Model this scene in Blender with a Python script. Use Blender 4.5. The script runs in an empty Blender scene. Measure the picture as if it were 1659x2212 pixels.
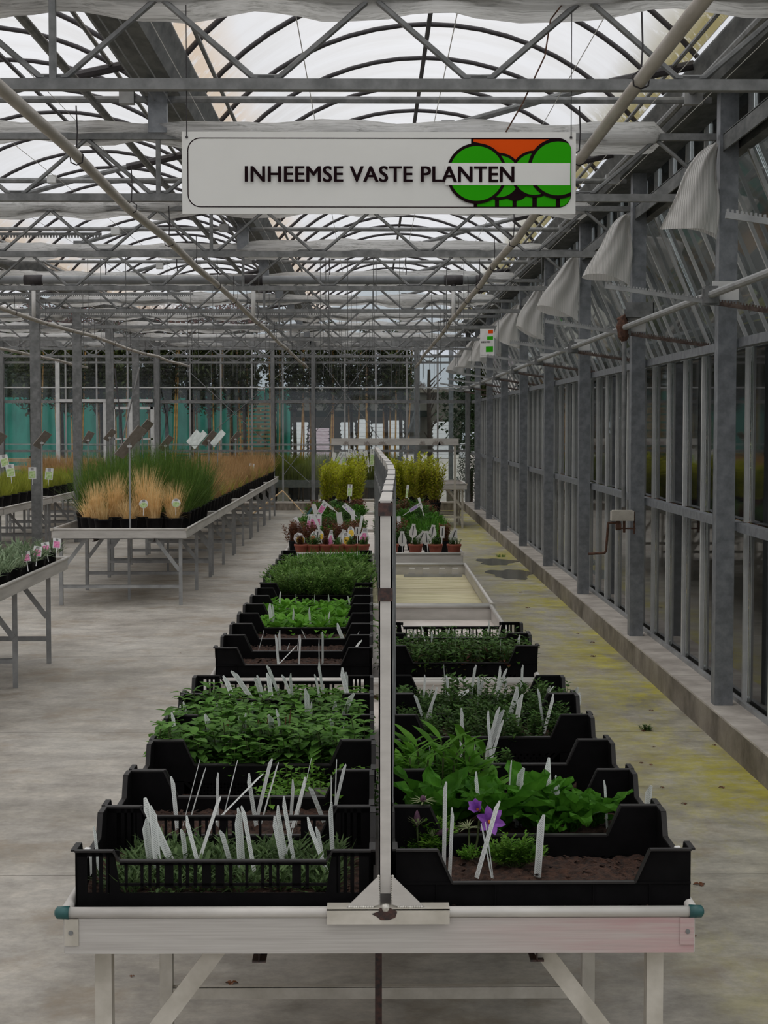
import bpy, math, random
from mathutils import Vector, Matrix
C = bpy.context.scene
COL = C.collection
PI = math.pi
R = math.radians
# ------------------------------------------------------------------ camera
F = 3600.0
TH = math.atan(189 / F)
YA = math.atan(29.5 / F)
EYE = Vector((0, 0, 1.70))
cd = bpy.data.cameras.new('camera'); cam = bpy.data.objects.new('camera', cd); COL.objects.link(cam)
cam.location = EYE; cam.rotation_euler = (PI / 2 - TH, 0, -YA)
cd.sensor_fit = 'VERTICAL'; cd.sensor_height = 36; cd.lens = F / 2212 * 36
cd.clip_start = .05; cd.clip_end = 400
C.camera = cam
# ------------------------------------------------------------------ sky (overcast) and exposure
W = bpy.data.worlds.new('overcast_sky'); C.world = W; W.use_nodes = True
nt = W.node_tree; nt.nodes.clear()
wo = nt.nodes.new('ShaderNodeOutputWorld'); bg = nt.nodes.new('ShaderNodeBackground')
tc = nt.nodes.new('ShaderNodeTexCoord'); sx = nt.nodes.new('ShaderNodeSeparateXYZ'); rp = nt.nodes.new('ShaderNodeValToRGB')
nt.links.new(tc.outputs['Generated'], sx.inputs[0]); nt.links.new(sx.outputs['Z'], rp.inputs[0])
nt.links.new(rp.outputs[0], bg.inputs[0]); nt.links.new(bg.outputs[0], wo.inputs[0])
e = rp.color_ramp.elements
e[0].position = 0; e[0].color = (.285, .305, .34, 1)
e[1].position = 1; e[1].color = (1.12, 1.12, 1.12, 1)
k = rp.color_ramp.elements.new(.25); k.color = (.40, .405, .42, 1)
bg.inputs[1].default_value = 1.25
C.view_settings.view_transform = 'Standard'; C.view_settings.look = 'None'
C.view_settings.gamma = 1; C.view_settings.use_curve_mapping = False
C.view_settings.exposure = 0.55
C.cycles.transparent_max_bounces = 24; C.cycles.max_bounces = 10; C.cycles.diffuse_bounces = 4
C.cycles.glossy_bounces = 3; C.cycles.sample_clamp_indirect = 6
C.cycles.caustics_reflective = False; C.cycles.caustics_refractive = False

# ------------------------------------------------------------------ geometry helpers
def ray(px, py):
    f = Vector((math.sin(YA) * math.cos(TH), math.cos(YA) * math.cos(TH), -math.sin(TH)))
    r = Vector((math.cos(YA), -math.sin(YA), 0)); u = r.cross(f)
    return f + r * ((px - 829.5) / F) + u * ((1106 - py) / F)
def at(px, py, Y):
    d = ray(px, py); return EYE + d * (Y / d.y)
def gz(px, py, z):
    d = ray(px, py); return EYE + d * ((z - EYE.z) / d.z)

class MB:
    def __init__(s): s.v = []; s.f = []; s.m = []; s.mi = 0
    def add(s, vs, fs):
        n = len(s.v); s.v += [tuple(p) for p in vs]
        for q in fs: s.f.append([n + i for i in q]); s.m.append(s.mi)
        return s
    def box(s, a, b):
        x0, y0, z0 = a; x1, y1, z1 = b
        return s.add([(x0, y0, z0), (x1, y0, z0), (x1, y1, z0), (x0, y1, z0), (x0, y0, z1), (x1, y0, z1), (x1, y1, z1), (x0, y1, z1)],
                     [(0, 3, 2, 1), (4, 5, 6, 7), (0, 1, 5, 4), (1, 2, 6, 5), (2, 3, 7, 6), (3, 0, 4, 7)])
    def bar(s, p, q, w, h, up=(0, 0, 1)):
        p = Vector(p); q = Vector(q); d = (q - p).normalized(); up = Vector(up)
        if abs(d.dot(up)) > .99: up = Vector((0, 1, 0))
        x = d.cross(up).normalized() * w / 2; y = x.cross(d).normalized() * h / 2
        vs = [p - x - y, p + x - y, p + x + y, p - x + y, q - x - y, q + x - y, q + x + y, q - x + y]
        return s.add(vs, [(3, 2, 1, 0), (4, 5, 6, 7), (0, 1, 5, 4), (1, 2, 6, 5), (2, 3, 7, 6), (3, 0, 4, 7)])
    def tube(s, pts, r, n=8, cap=True):
        pts = [Vector(p) for p in pts]; rs = r if isinstance(r, (list, tuple)) else [r] * len(pts)
        base = len(s.v); prev = None
        for i, p in enumerate(pts):
            d = (pts[min(i + 1, len(pts) - 1)] - pts[max(i - 1, 0)])
            if d.length < 1e-9: d = Vector((0, 0, 1))
            d.normalize()
            a = prev if prev is not None else (Vector((0, 0, 1)) if abs(d.z) < .9 else Vector((1, 0, 0)))
            x = (a - d * a.dot(d)).normalized(); prev = x; y = d.cross(x)
            for k in range(n):
                t = 2 * PI * k / n; s.v.append(tuple(p + (x * math.cos(t) + y * math.sin(t)) * rs[i]))
        for i in range(len(pts) - 1):
            for k in range(n):
                a = base + i * n + k; b = base + i * n + (k + 1) % n
                s.f.append([a, b, b + n, a + n]); s.m.append(s.mi)
        if cap:
            s.f.append([base + k for k in range(n)][::-1]); s.m.append(s.mi)
            l = base + (len(pts) - 1) * n; s.f.append([l + k for k in range(n)]); s.m.append(s.mi)
        return s
    def prism(s, poly, y0, y1):      # poly in x,z extruded along y
        n = len(poly)
        vs = [(x, y0, z) for x, z in poly] + [(x, y1, z) for x, z in poly]
        fs = [list(range(n)), list(range(2 * n - 1, n - 1, -1))] + [(i, i + n, (i + 1) % n + n, (i + 1) % n) for i in range(n)]
        return s.add(vs, fs)
    def lathe(s, prof, n=16, c=(0, 0, 0)):
        base = len(s.v)
        for r, z in prof:
            for k in range(n):
                t = 2 * PI * k / n; s.v.append((c[0] + r * math.cos(t), c[1] + r * math.sin(t), c[2] + z))
        for i in range(len(prof) - 1):
            for k in range(n):
                a = base + i * n + k; b = base + i * n + (k + 1) % n
                s.f.append([a, b, b + n, a + n]); s.m.append(s.mi)
        return s
    def leaf(s, p, az, el, L, Wd, droop=.6, n=3, fold=.2, peak=.45):
        p = Vector(p); hx, hy = math.cos(az), math.sin(az); sd = Vector((-hy, hx, 0))
        base = len(s.v); c = p.copy(); e_ = el
        if n == 1:
            d = Vector((hx * math.cos(el), hy * math.cos(el), math.sin(el))); u = Vector((-hx * math.sin(el), -hy * math.sin(el), math.cos(el)))
            m_ = p + d * L * .45 + u * (Wd * fold * .5); s.v += [tuple(p), tuple(m_ - sd * Wd / 2), tuple(p + d * L - u * (droop * L * .15)), tuple(m_ + sd * Wd / 2)]
            s.f.append([base, base + 1, base + 2, base + 3]); s.m.append(s.mi); return s
        for i in range(n + 1):
            t = i / n
            if t < peak: w = math.sin(PI / 2 * min(1, (t + .06) / peak))
            else: w = math.cos(PI / 2 * (t - peak) / (1 - peak)) ** .8 if t < 1 else 0.02
            w *= Wd / 2
            nn = Vector((-hx * math.sin(e_), -hy * math.sin(e_), math.cos(e_)))
            s.v += [tuple(c - sd * w + nn * w * fold), tuple(c), tuple(c + sd * w + nn * w * fold)]
            e_ -= droop / n
            c = c + Vector((hx * math.cos(e_), hy * math.cos(e_), math.sin(e_))) * (L / n)
        for i in range(n):
            a = base + i * 3
            s.f += [[a, a + 1, a + 4, a + 3], [a + 1, a + 2, a + 5, a + 4]]; s.m += [s.mi] * 2
        return s
    def blade(s, p, az, el, L, Wd, droop=.6, n=3):
        hx, hy = math.cos(az), math.sin(az); sd = Vector((-hy, hx, 0)); base = len(s.v); c = Vector(p); e_ = el
        for i in range(n + 1):
            w = Wd / 2 * (1 - (i / n) ** 2 * .9)
            s.v += [tuple(c - sd * w), tuple(c + sd * w)]
            e_ -= droop / n * (.4 + 1.2 * i / n)
            c = c + Vector((hx * math.cos(e_), hy * math.cos(e_), math.sin(e_))) * (L / n)
        for i in range(n):
            a = base + i * 2; s.f.append([a, a + 1, a + 3, a + 2]); s.m.append(s.mi)
        return s
    def mesh(s, name, mats, smooth=False):
        m = bpy.data.meshes.new(name); m.from_pydata(s.v, [], s.f)
        for t in (mats if isinstance(mats, (list, tuple)) else [mats]): m.materials.append(t)
        if max(s.m or [0]) > 0: m.polygons.foreach_set('material_index', s.m)
        if smooth: m.polygons.foreach_set('use_smooth', [True] * len(m.polygons))
        m.update(); return m

def link(o, parent=None):
    COL.objects.link(o)
    if parent is not None: o.parent = parent
    return o
def obj(name, mb, mats, parent=None, loc=None, smooth=False):
    me = mb.mesh(name, mats, smooth) if isinstance(mb, MB) else mb
    o = bpy.data.objects.new(name, me); link(o, parent)
    if loc is not None: o.location = loc
    return o
def tag(o, label, cat, group=None, kind=None):
    if label: o['label'] = label
    if cat: o['category'] = cat
    if group: o['group'] = group
    if kind: o['kind'] = kind
    return o
def thing(name, label, cat, loc=(0, 0, 0), rz=0, group=None):
    o = bpy.data.objects.new(name, None); link(o); o.location = loc; o.rotation_euler = (0, 0, rz)
    o.empty_display_size = .05
    return tag(o, label, cat, group)
def dup(root, loc, rz=0, label=None, group=None, sc=None):
    r = root.copy(); COL.objects.link(r); r.location = loc; r.rotation_euler = (0, 0, rz)
    if sc is not None: r.scale = (sc, sc, sc) if not isinstance(sc, tuple) else sc
    if label: r['label'] = label
    if group: r['group'] = group
    for ch in list(root.children):
        c = ch.copy(); COL.objects.link(c); c.parent = r
        for g in list(ch.children):
            d = g.copy(); COL.objects.link(d); d.parent = c
    return r
ORD = 'first second third fourth fifth sixth seventh eighth ninth tenth eleventh twelfth thirteenth fourteenth fifteenth sixteenth seventeenth eighteenth nineteenth twentieth twenty-first twenty-second twenty-third twenty-fourth twenty-fifth twenty-sixth twenty-seventh twenty-eighth twenty-ninth thirtieth'.split()

# ------------------------------------------------------------------ materials
def newmat(name):
    m = bpy.data.materials.new(name); m.use_nodes = True; t = m.node_tree; t.nodes.clear()
    return m, t, t.nodes.new('ShaderNodeOutputMaterial')
def N(t, typ, **kw):
    n = t.nodes.new(typ)
    for a, b in kw.items():
        if a.startswith('i_'): n.inputs[a[2:].replace('_', ' ')].default_value = b
        else: setattr(n, a, b)
    return n
def ramp(t, src, stops):
    r = t.nodes.new('ShaderNodeValToRGB'); el = r.color_ramp.elements
    el[0].position, el[0].color = stops[0][0], (*stops[0][1], 1)
    el[1].position, el[1].color = stops[-1][0], (*stops[-1][1], 1)
    for p, c in stops[1:-1]: q = el.new(p); q.color = (*c, 1)
    t.links.new(src, r.inputs[0]); return r.outputs[0]
def mixc(t, f, a, b, typ='MIX'):
    m = t.nodes.new('ShaderNodeMix'); m.data_type = 'RGBA'; m.blend_type = typ
    for s, i in ((f, 0), (a, 6), (b, 7)):
        if isinstance(s, (int, float)): m.inputs[i].default_value = s
        elif isinstance(s, tuple): m.inputs[i].default_value = (*s, 1)
        else: t.links.new(s, m.inputs[i])
    return m.outputs[2]
def mth(t, op, a, b=None, c=None, clamp=False):
    m = t.nodes.new('ShaderNodeMath'); m.operation = op; m.use_clamp = clamp
    for i, s in enumerate((a, b, c)):
        if s is None: continue
        if isinstance(s, (int, float)): m.inputs[i].default_value = s
        else: t.links.new(s, m.inputs[i])
    return m.outputs[0]
def noise(t, scale, detail=4, vec=None, rough=.6, stretch=None, coord='Object'):
    n = N(t, 'ShaderNodeTexNoise'); n.inputs['Scale'].default_value = scale; n.inputs['Detail'].default_value = detail
    n.inputs['Roughness'].default_value = rough
    if vec is None:
        vec = N(t, 'ShaderNodeTexCoord').outputs[coord]
    if stretch:
        mp = N(t, 'ShaderNodeMapping'); mp.inputs['Scale'].default_value = stretch
        t.links.new(vec, mp.inputs[0]); vec = mp.outputs[0]
    t.links.new(vec, n.inputs['Vector']); return n.outputs['Fac']
def pmat(name, c1, c2=None, scale=6, rough=.5, metal=0, stretch=None, bump=0, bscale=None, coord='Object', rand=0, detail=4, spec=None, lo=.35, hi=.65):
    m, t, out = newmat(name); b = N(t, 'ShaderNodeBsdfPrincipled')
    b.inputs['Roughness'].default_value = rough; b.inputs['Metallic'].default_value = metal
    if spec is not None: b.inputs['Specular IOR Level'].default_value = spec
    col = None
    if c2:
        nz = noise(t, scale, detail, stretch=stretch, coord=coord)
        col = ramp(t, nz, [(lo, c1), (hi, c2)])
    if rand:
        oi = N(t, 'ShaderNodeObjectInfo'); hs = N(t, 'ShaderNodeHueSaturation')
        v = mth(t, 'MULTIPLY_ADD', oi.outputs['Random'], rand, 1 - rand / 2)
        t.links.new(v, hs.inputs['Value'])
        hh = mth(t, 'MULTIPLY_ADD', oi.outputs['Random'], rand * .06, .5 - rand * .03); t.links.new(hh, hs.inputs['Hue'])
        if col is None: hs.inputs['Color'].default_value = (*c1, 1)
        else: t.links.new(col, hs.inputs['Color'])
        col = hs.outputs[0]
    if col is None: b.inputs['Base Color'].default_value = (*c1, 1)
    else: t.links.new(col, b.inputs['Base Color'])
    if bump:
        bp = N(t, 'ShaderNodeBump'); bp.inputs['Strength'].default_value = bump; bp.inputs['Distance'].default_value = .01
        t.links.new(noise(t, bscale or scale * 3, 4), bp.inputs['Height']); t.links.new(bp.outputs[0], b.inputs['Normal'])
    t.links.new(b.outputs[0], out.inputs[0]); return m
def leafmat(name, c1, c2, scale=18, trans=.3, rand=.5, rough=.5, dead=None):
    m, t, out = newmat(name)
    col = ramp(t, noise(t, scale, 3), [(.3, c1), (.7, c2)])
    if dead:
        col = mixc(t, ramp(t, noise(t, scale * .5, 3), [(.55, (0, 0, 0)), (.62, (1, 1, 1))]), col, dead)
    oi = N(t, 'ShaderNodeObjectInfo'); hs = N(t, 'ShaderNodeHueSaturation')
    t.links.new(mth(t, 'MULTIPLY_ADD', oi.outputs['Random'], rand, 1 - rand / 2), hs.inputs['Value']); t.links.new(col, hs.inputs['Color'])
    b = N(t, 'ShaderNodeBsdfPrincipled'); b.inputs['Roughness'].default_value = rough; b.inputs['Specular IOR Level'].default_value = .12
    tr = N(t, 'ShaderNodeBsdfTranslucent'); mx = N(t, 'ShaderNodeMixShader'); mx.inputs[0].default_value = trans
    t.links.new(hs.outputs[0], b.inputs['Base Color']); t.links.new(hs.outputs[0], tr.inputs[0])
    t.links.new(b.outputs[0], mx.inputs[1]); t.links.new(tr.outputs[0], mx.inputs[2]); t.links.new(mx.outputs[0], out.inputs[0]); return m

galv = pmat('galvanised_steel', (.17, .18, .195), (.27, .285, .305), 16, .5, .35, bump=.05)
galvd = pmat('dull_galvanised_steel', (.14, .145, .145), (.24, .245, .245), 14, .6, .3)
alu = pmat('weathered_aluminium', (.47, .45, .42), (.60, .575, .54), 5, .45, .2, stretch=(1, .3, 4))
alug = pmat('grey_aluminium', (.26, .265, .265), (.38, .385, .385), 7, .5, .25)
alud = pmat('dirty_aluminium', (.44, .41, .35), (.60, .565, .50), 11, .6, .1, bump=.05)
alubar = pmat('pale_glazing_bar', (.50, .51, .51), (.64, .65, .64), 8, .5, .1)
black = pmat('black_plastic', (.0035, .0033, .0035), (.006, .0055, .006), 20, .7, spec=.06, bump=.02)
blackrim = pmat('black_plastic_rim', (.010, .009, .009), (.022, .020, .019), 12, .45, spec=.28)
darkiron = pmat('dark_bow_tube', (.020, .017, .020), (.038, .033, .036), 30, .6)
rust = pmat('rusty_iron', (.05, .022, .014), (.13, .06, .035), 40, .8)
gutterm = pmat('grey_gutter', (.055, .06, .06), (.15, .155, .15), 5, .6, .2, stretch=(3, 1, 3), bump=.1)
pvc = pmat('beige_pvc_pipe', (.34, .31, .27), (.46, .43, .39), 9, .5, stretch=(3, .5, 3))
pvcg = pmat('grey_pvc_pipe', (.17, .18, .19), (.24, .25, .26), 6, .5)
white = pmat('white_plastic', (.66, .66, .65), (.74, .74, .73), 12, .5)
wood = pmat('pale_wood', (.55, .38, .18), (.80, .60, .34), 9, .7, stretch=(1, 6, 6), rand=.3)
bamboo = pmat('bamboo', (.52, .25, .07), (.78, .45, .16), 14, .6, rand=.3)
soil = pmat('brown_soil', (.018, .009, .006), (.085, .038, .022), 55, .95, bump=1, bscale=160, detail=8)
terracotta = pmat('terracotta', (.24, .055, .03), (.32, .085, .05), 20, .7)
potblack = pmat('black_pot', (.005, .005, .006), (.010, .010, .011), 20, .6, spec=.12)
teal = pmat('green_cap', (.012, .07, .07), (.02, .10, .10), 20, .4)
redtar = pmat('burnt_dark_joint', (.012, .010, .010), (.075, .03, .022), 90, .5)
weld = pmat('weld_bead', (.42, .40, .36), (.68, .66, .60), 120, .4, .4)
bark = pmat('bark', (.035, .025, .02), (.09, .065, .05), 20, .9)
deck = pmat('damp_plank', (.42, .37, .19), (.66, .60, .40), 3, .7, stretch=(1.4, 9, 9), rand=.12)
deckp = pmat('pink_grey_tray', (.60, .53, .48), (.76, .70, .65), 5, .6)
signw = pmat('sign_white', (.76, .76, .73), (.79, .79, .76), 3, .45)
ink = pmat('sign_ink', (.012, .004, .006), None, rough=.8, spec=.08)
sgreen = pmat('sign_green', (.028, .38, .004), None, rough=.8, spec=.08)
sorange = pmat('sign_orange', (.78, .085, .006), None, rough=.8, spec=.08)
blackm = pmat('black_mark', (.006, .006, .006), None, rough=.5)
bagm = pmat('white_wrapped_bags', (.78, .80, .84), (.92, .93, .96), 3, .35, stretch=(1, 1, 5), bump=.3, bscale=6)
bagp = pmat('pink_print_bags', (.50, .36, .42), (.72, .62, .68), 3, .4, stretch=(1, 1, 8))
hedge_d = leafmat('dark_evergreen_leaf', (.008, .020, .006), (.032, .062, .018), 6, .2, .7)
hedge_r = leafmat('reddish_leaf', (.05, .012, .010), (.13, .04, .03), 6, .2, .7)
twig = leafmat('brown_twig', (.06, .03, .02), (.15, .085, .05), 6, .05, .5)

def floor_mat():
    m, t, out = newmat('stained_concrete'); b = N(t, 'ShaderNodeBsdfPrincipled')
    g = N(t, 'ShaderNodeNewGeometry').outputs['Position']
    a = noise(t, .8, 8, g, .68, (1, .8, 1)); c = noise(t, 4, 9, g, .72, (1, 1.4, 1)); d = noise(t, 30, 6, g, .7)
    col = ramp(t, a, [(.34, (.27, .25, .215)), (.46, (.40, .375, .335)), (.54, (.46, .435, .395)), (.66, (.52, .50, .46))])
    col = mixc(t, .75, col, ramp(t, c, [(.33, (.45, .43, .40)), (.48, (.80, .79, .77)), (.62, (1.08, 1.06, 1.02)), (.75, (1.25, 1.22, 1.16))]), 'MULTIPLY')
    col = mixc(t, .5, col, ramp(t, d, [(.3, (.7, .7, .7)), (.6, (1.1, 1.1, 1.1))]), 'MULTIPLY')
    # brown leaf stains
    col = mixc(t, mth(t, 'MULTIPLY', ramp(t, noise(t, 1.7, 7, g, .7), [(.52, (0, 0, 0)), (.68, (1, 1, 1))]), .7), col, (.24, .185, .12))
    # algae grows in the wet strip beside the right-hand wall
    s = N(t, 'ShaderNodeSeparateXYZ'); t.links.new(g, s.inputs[0])
    mask = mth(t, 'MULTIPLY_ADD', s.outputs['X'], 1.25, -1.12, clamp=True)
    an = ramp(t, noise(t, 1.3, 9, g, .72, (1.3, .45, 1)), [(.44, (0, 0, 0)), (.56, (1, 1, 1))])
    am = mth(t, 'MULTIPLY', mask, an)
    an2 = ramp(t, noise(t, 9, 6, g, .75), [(.36, (.3, .3, .3)), (.55, (1, 1, 1))])
    am = mth(t, 'MULTIPLY', am, an2)
    col = mixc(t, mth(t, 'MULTIPLY', am, .9), col, ramp(t, c, [(.3, (.26, .22, .012)), (.65, (.52, .47, .05))]))
    ml = mth(t, 'MULTIPLY', mask, .7); col = mixc(t, ml, col, mixc(t, 1.0, col, (1.28, 1.3, 1.12), 'MULTIPLY'))  # also pales the concrete colour towards the right wall, beyond the algae patches
    t.links.new(col, b.inputs['Base Color'])
    t.links.new(ramp(t, c, [(.3, (.45, .45, .45)), (.6, (.75, .75, .75))]), b.inputs['Roughness'])
    bp = N(t, 'ShaderNodeBump'); bp.inputs['Strength'].default_value = .15; bp.inputs['Distance'].default_value = .01
    t.links.new(c, bp.inputs['Height']); t.links.new(bp.outputs[0], b.inputs['Normal'])
    t.links.new(b.outputs[0], out.inputs[0]); return m
concrete = floor_mat()
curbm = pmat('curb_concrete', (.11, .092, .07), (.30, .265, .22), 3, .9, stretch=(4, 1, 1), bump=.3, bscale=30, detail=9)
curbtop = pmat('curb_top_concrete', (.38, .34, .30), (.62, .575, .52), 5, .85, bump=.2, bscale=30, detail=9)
path = pmat('outside_paving', (.30, .27, .24), (.40, .37, .33), .8, .9)
earth = pmat('outside_earth', (.05, .035, .02), (.13, .10, .045), 1.6, .95, detail=8, bump=.4)
moss = pmat('mossy_ground', (.10, .085, .03), (.22, .20, .06), 5, .95, detail=8)
netm = pmat('green_windbreak_net', (.012, .20, .155), (.03, .32, .25), 1.2, .8, stretch=(3, 1, 1))
bluedrum = pmat('tarp_and_gap_dark', (.003, .006, .004), (.008, .013, .008), 8, .8, spec=.05)

def film_mat():
    m, t, out = newmat('translucent_roof_film')
    g = N(t, 'ShaderNodeNewGeometry').outputs['Position']
    s = N(t, 'ShaderNodeSeparateXYZ'); t.links.new(g, s.inputs[0])
    col = ramp(t, noise(t, 1.1, 7, g, .65, (.5, 2.2, .5)), [(.3, (.80, .785, .765)), (.6, (.90, .895, .90))])
    # moss and rust where the film meets the gutter
    low = mth(t, 'MULTIPLY_ADD', s.outputs['Z'], -5.0, 20.1, clamp=True)
    st = mth(t, 'MULTIPLY', low, ramp(t, noise(t, 5, 6, g, .7), [(.33, (0, 0, 0)), (.47, (1, 1, 1))]))
    xr = mth(t, 'GREATER_THAN', s.outputs['X'], 0.6)
    stain = mixc(t, xr, (.80, .64, .48), (.22, .17, .01))
    col = mixc(t, mth(t, 'MULTIPLY', st, .85), col, stain)
    tr = N(t, 'ShaderNodeBsdfTranslucent'); di = N(t, 'ShaderNodeBsdfDiffuse'); mx = N(t, 'ShaderNodeMixShader'); mx.inputs[0].default_value = .13
    t.links.new(col, tr.inputs[0]); t.links.new(col, di.inputs[0])
    t.links.new(tr.outputs[0], mx.inputs[1]); t.links.new(di.outputs[0], mx.inputs[2])
    tp = N(t, 'ShaderNodeBsdfTransparent'); t.links.new(col, tp.inputs[0]); m3 = N(t, 'ShaderNodeMixShader'); m3.inputs[0].default_value = .6
    t.links.new(mx.outputs[0], m3.inputs[1]); t.links.new(tp.outputs[0], m3.inputs[2]); t.links.new(m3.outputs[0], out.inputs[0]); return m
film = film_mat()
def glass_mat(name, tint, dirt, rough=.03):
    m, t, out = newmat(name)
    tp = N(t, 'ShaderNodeBsdfTransparent'); tp.inputs[0].default_value = (*tint, 1)
    gl = N(t, 'ShaderNodeBsdfGlossy'); gl.inputs[1].default_value = rough; gl.inputs[0].default_value = (.9, .9, .9, 1)
    fr = N(t, 'ShaderNodeFresnel'); fr.inputs[0].default_value = 1.5
    mx = N(t, 'ShaderNodeMixShader'); t.links.new(fr.outputs[0], mx.inputs[0])
    t.links.new(tp.outputs[0], mx.inputs[1]); t.links.new(gl.outputs[0], mx.inputs[2])
    di = N(t, 'ShaderNodeBsdfDiffuse'); di.inputs[0].default_value = (.45, .46, .45, 1)
    tl = N(t, 'ShaderNodeBsdfTranslucent'); tl.inputs[0].default_value = (.45, .46, .45, 1)
    md = N(t, 'ShaderNodeMixShader'); md.inputs[0].default_value = .5
    t.links.new(di.outputs[0], md.inputs[1]); t.links.new(tl.outputs[0], md.inputs[2])
    m2 = N(t, 'ShaderNodeMixShader')
    g = N(t, 'ShaderNodeNewGeometry').outputs['Position']
    t.links.new(mth(t, 'MULTIPLY', ramp(t, noise(t, 1.6, 6, g, .65), [(.3, (.15, .15, .15)), (.7, (1, 1, 1))]), dirt), m2.inputs[0])
    t.links.new(mx.outputs[0], m2.inputs[1]); t.links.new(md.outputs[0], m2.inputs[2])
    t.links.new(m2.outputs[0], out.inputs[0]); return m
glass = glass_mat('clear_glass', (.80, .83, .82), .02)
glassd = glass_mat('dirty_vent_glass', (.78, .82, .81), .13)
def fabric_mat():
    m, t, out = newmat('silver_stripe_shaded_screen')
    tcn = N(t, 'ShaderNodeTexCoord').outputs['Object']
    f = noise(t, 1, 5, tcn, .7, (2.2, 60, 75)); col = ramp(t, f, [(.32, (.42, .42, .41)), (.48, (.82, .82, .81)), (.6, (.97, .97, .97))])  # streak colour joins fabric stripes with painted wrinkle highlights and shade
    b = N(t, 'ShaderNodeBsdfPrincipled'); b.inputs['Roughness'].default_value = .4; b.inputs['Metallic'].default_value = 0
    tl = N(t, 'ShaderNodeBsdfTranslucent'); mx = N(t, 'ShaderNodeMixShader'); mx.inputs[0].default_value = .65
    t.links.new(col, b.inputs['Base Color']); t.links.new(col, tl.inputs[0])
    bp = N(t, 'ShaderNodeBump'); bp.inputs['Strength'].default_value = .8; bp.inputs['Distance'].default_value = .012
    t.links.new(f, bp.inputs['Height']); t.links.new(bp.outputs[0], b.inputs['Normal'])
    t.links.new(b.outputs[0], mx.inputs[1]); t.links.new(tl.outputs[0], mx.inputs[2]); t.links.new(mx.outputs[0], out.inputs[0]); return m
screenm = fabric_mat()
def curtain_mat():
    m, t, out = newmat('striped_curtain_fabric')
    tcn = N(t, 'ShaderNodeTexCoord').outputs['Object']
    w = N(t, 'ShaderNodeTexWave'); w.bands_direction = 'X'; w.inputs['Scale'].default_value = 42; w.inputs['Distortion'].default_value = 1.2; t.links.new(tcn, w.inputs[0])
    col = ramp(t, w.outputs['Fac'], [(.3, (.55, .54, .52)), (.7, (.86, .85, .83))])
    b = N(t, 'ShaderNodeBsdfPrincipled'); b.inputs['Roughness'].default_value = .45
    tl = N(t, 'ShaderNodeBsdfTranslucent'); mx = N(t, 'ShaderNodeMixShader'); mx.inputs[0].default_value = .35
    t.links.new(col, b.inputs['Base Color']); t.links.new(col, tl.inputs[0])
    t.links.new(b.outputs[0], mx.inputs[1]); t.links.new(tl.outputs[0], mx.inputs[2]); t.links.new(mx.outputs[0], out.inputs[0]); return m
curtm = curtain_mat()
def fascia_mat():
    m, t, out = newmat('brushed_aluminium_fascia'); b = N(t, 'ShaderNodeBsdfPrincipled')
    g = N(t, 'ShaderNodeTexCoord').outputs['Object']
    st = noise(t, 8, 5, g, .6, (.5, 1, 30)); col = ramp(t, st, [(.35, (.43, .405, .38)), (.65, (.53, .51, .48))])
    s = N(t, 'ShaderNodeSeparateXYZ'); t.links.new(g, s.inputs[0])
    px = mth(t, 'MULTIPLY_ADD', s.outputs['X'], 1.6, -1.15, clamp=True)      # pink stain on the right half of the board
    pk = mth(t, 'MULTIPLY', px, ramp(t, noise(t, 5, 5, g, .6, (1, 1, 12)), [(.3, (.25, .25, .25)), (.65, (1, 1, 1))]))
    col = mixc(t, mth(t, 'MULTIPLY', pk, .75), col, (.50, .21, .23))
    t.links.new(col, b.inputs['Base Color']); b.inputs['Roughness'].default_value = .5; b.inputs['Metallic'].default_value = .15
    t.links.new(b.outputs[0], out.inputs[0]); return m
fascia1 = fascia_mat()
def tag_mat():
    m, t, out = newmat('printed_plant_tag'); b = N(t, 'ShaderNodeBsdfPrincipled'); b.inputs['Roughness'].default_value = .45
    g = N(t, 'ShaderNodeTexCoord').outputs['Object']
    s = N(t, 'ShaderNodeSeparateXYZ'); t.links.new(g, s.inputs[0])
    zz = mth(t, 'MULTIPLY_ADD', s.outputs['X'], 1.1, s.outputs['Z'])
    ln = mth(t, 'LESS_THAN', mth(t, 'FRACT', mth(t, 'MULTIPLY', zz, 190)), .38)
    ed = mth(t, 'LESS_THAN', mth(t, 'ABSOLUTE', s.outputs['X']), .0052)
    hit = mth(t, 'MULTIPLY', ed, mth(t, 'GREATER_THAN', noise(t, 1, 2, g, .5, (520, 1, 260)), .44))
    f = mth(t, 'MULTIPLY', ln, hit)
    col = mixc(t, mth(t, 'MULTIPLY', f, .55), (.96, .98, .96), (.12, .13, .13))
    t.links.new(col, b.inputs['Base Color']); tl = N(t, 'ShaderNodeBsdfTranslucent'); t.links.new(col, tl.inputs[0])
    mx = N(t, 'ShaderNodeMixShader'); mx.inputs[0].default_value = .3; t.links.new(b.outputs[0], mx.inputs[1]); t.links.new(tl.outputs[0], mx.inputs[2])
    t.links.new(mx.outputs[0], out.inputs[0]); return m
tagm = tag_mat()

rnd = random.Random(7)
# ================================================================== SETTING
# ---- floor
fl = obj('floor', MB().box((-22, -6, -.12), (1.86, 33.1, -.012)), concrete); tag(fl, None, None, kind='structure')
ys = [-6, .2, 3.2, 6.22, 9.15, 12.15, 15.15, 18.15, 21.15, 24.15, 27.15, 30.15, 33.1]
xs = [-22, -13, -7.4, 1.86]
for i in range(len(ys) - 1):
    for j in range(3):
        b = MB(); b.box((xs[j] + .003, ys[i] + .004, -.012), (xs[j + 1] - .003, ys[i + 1] - .004, 0)); obj('slab', b, concrete, fl)
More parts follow.
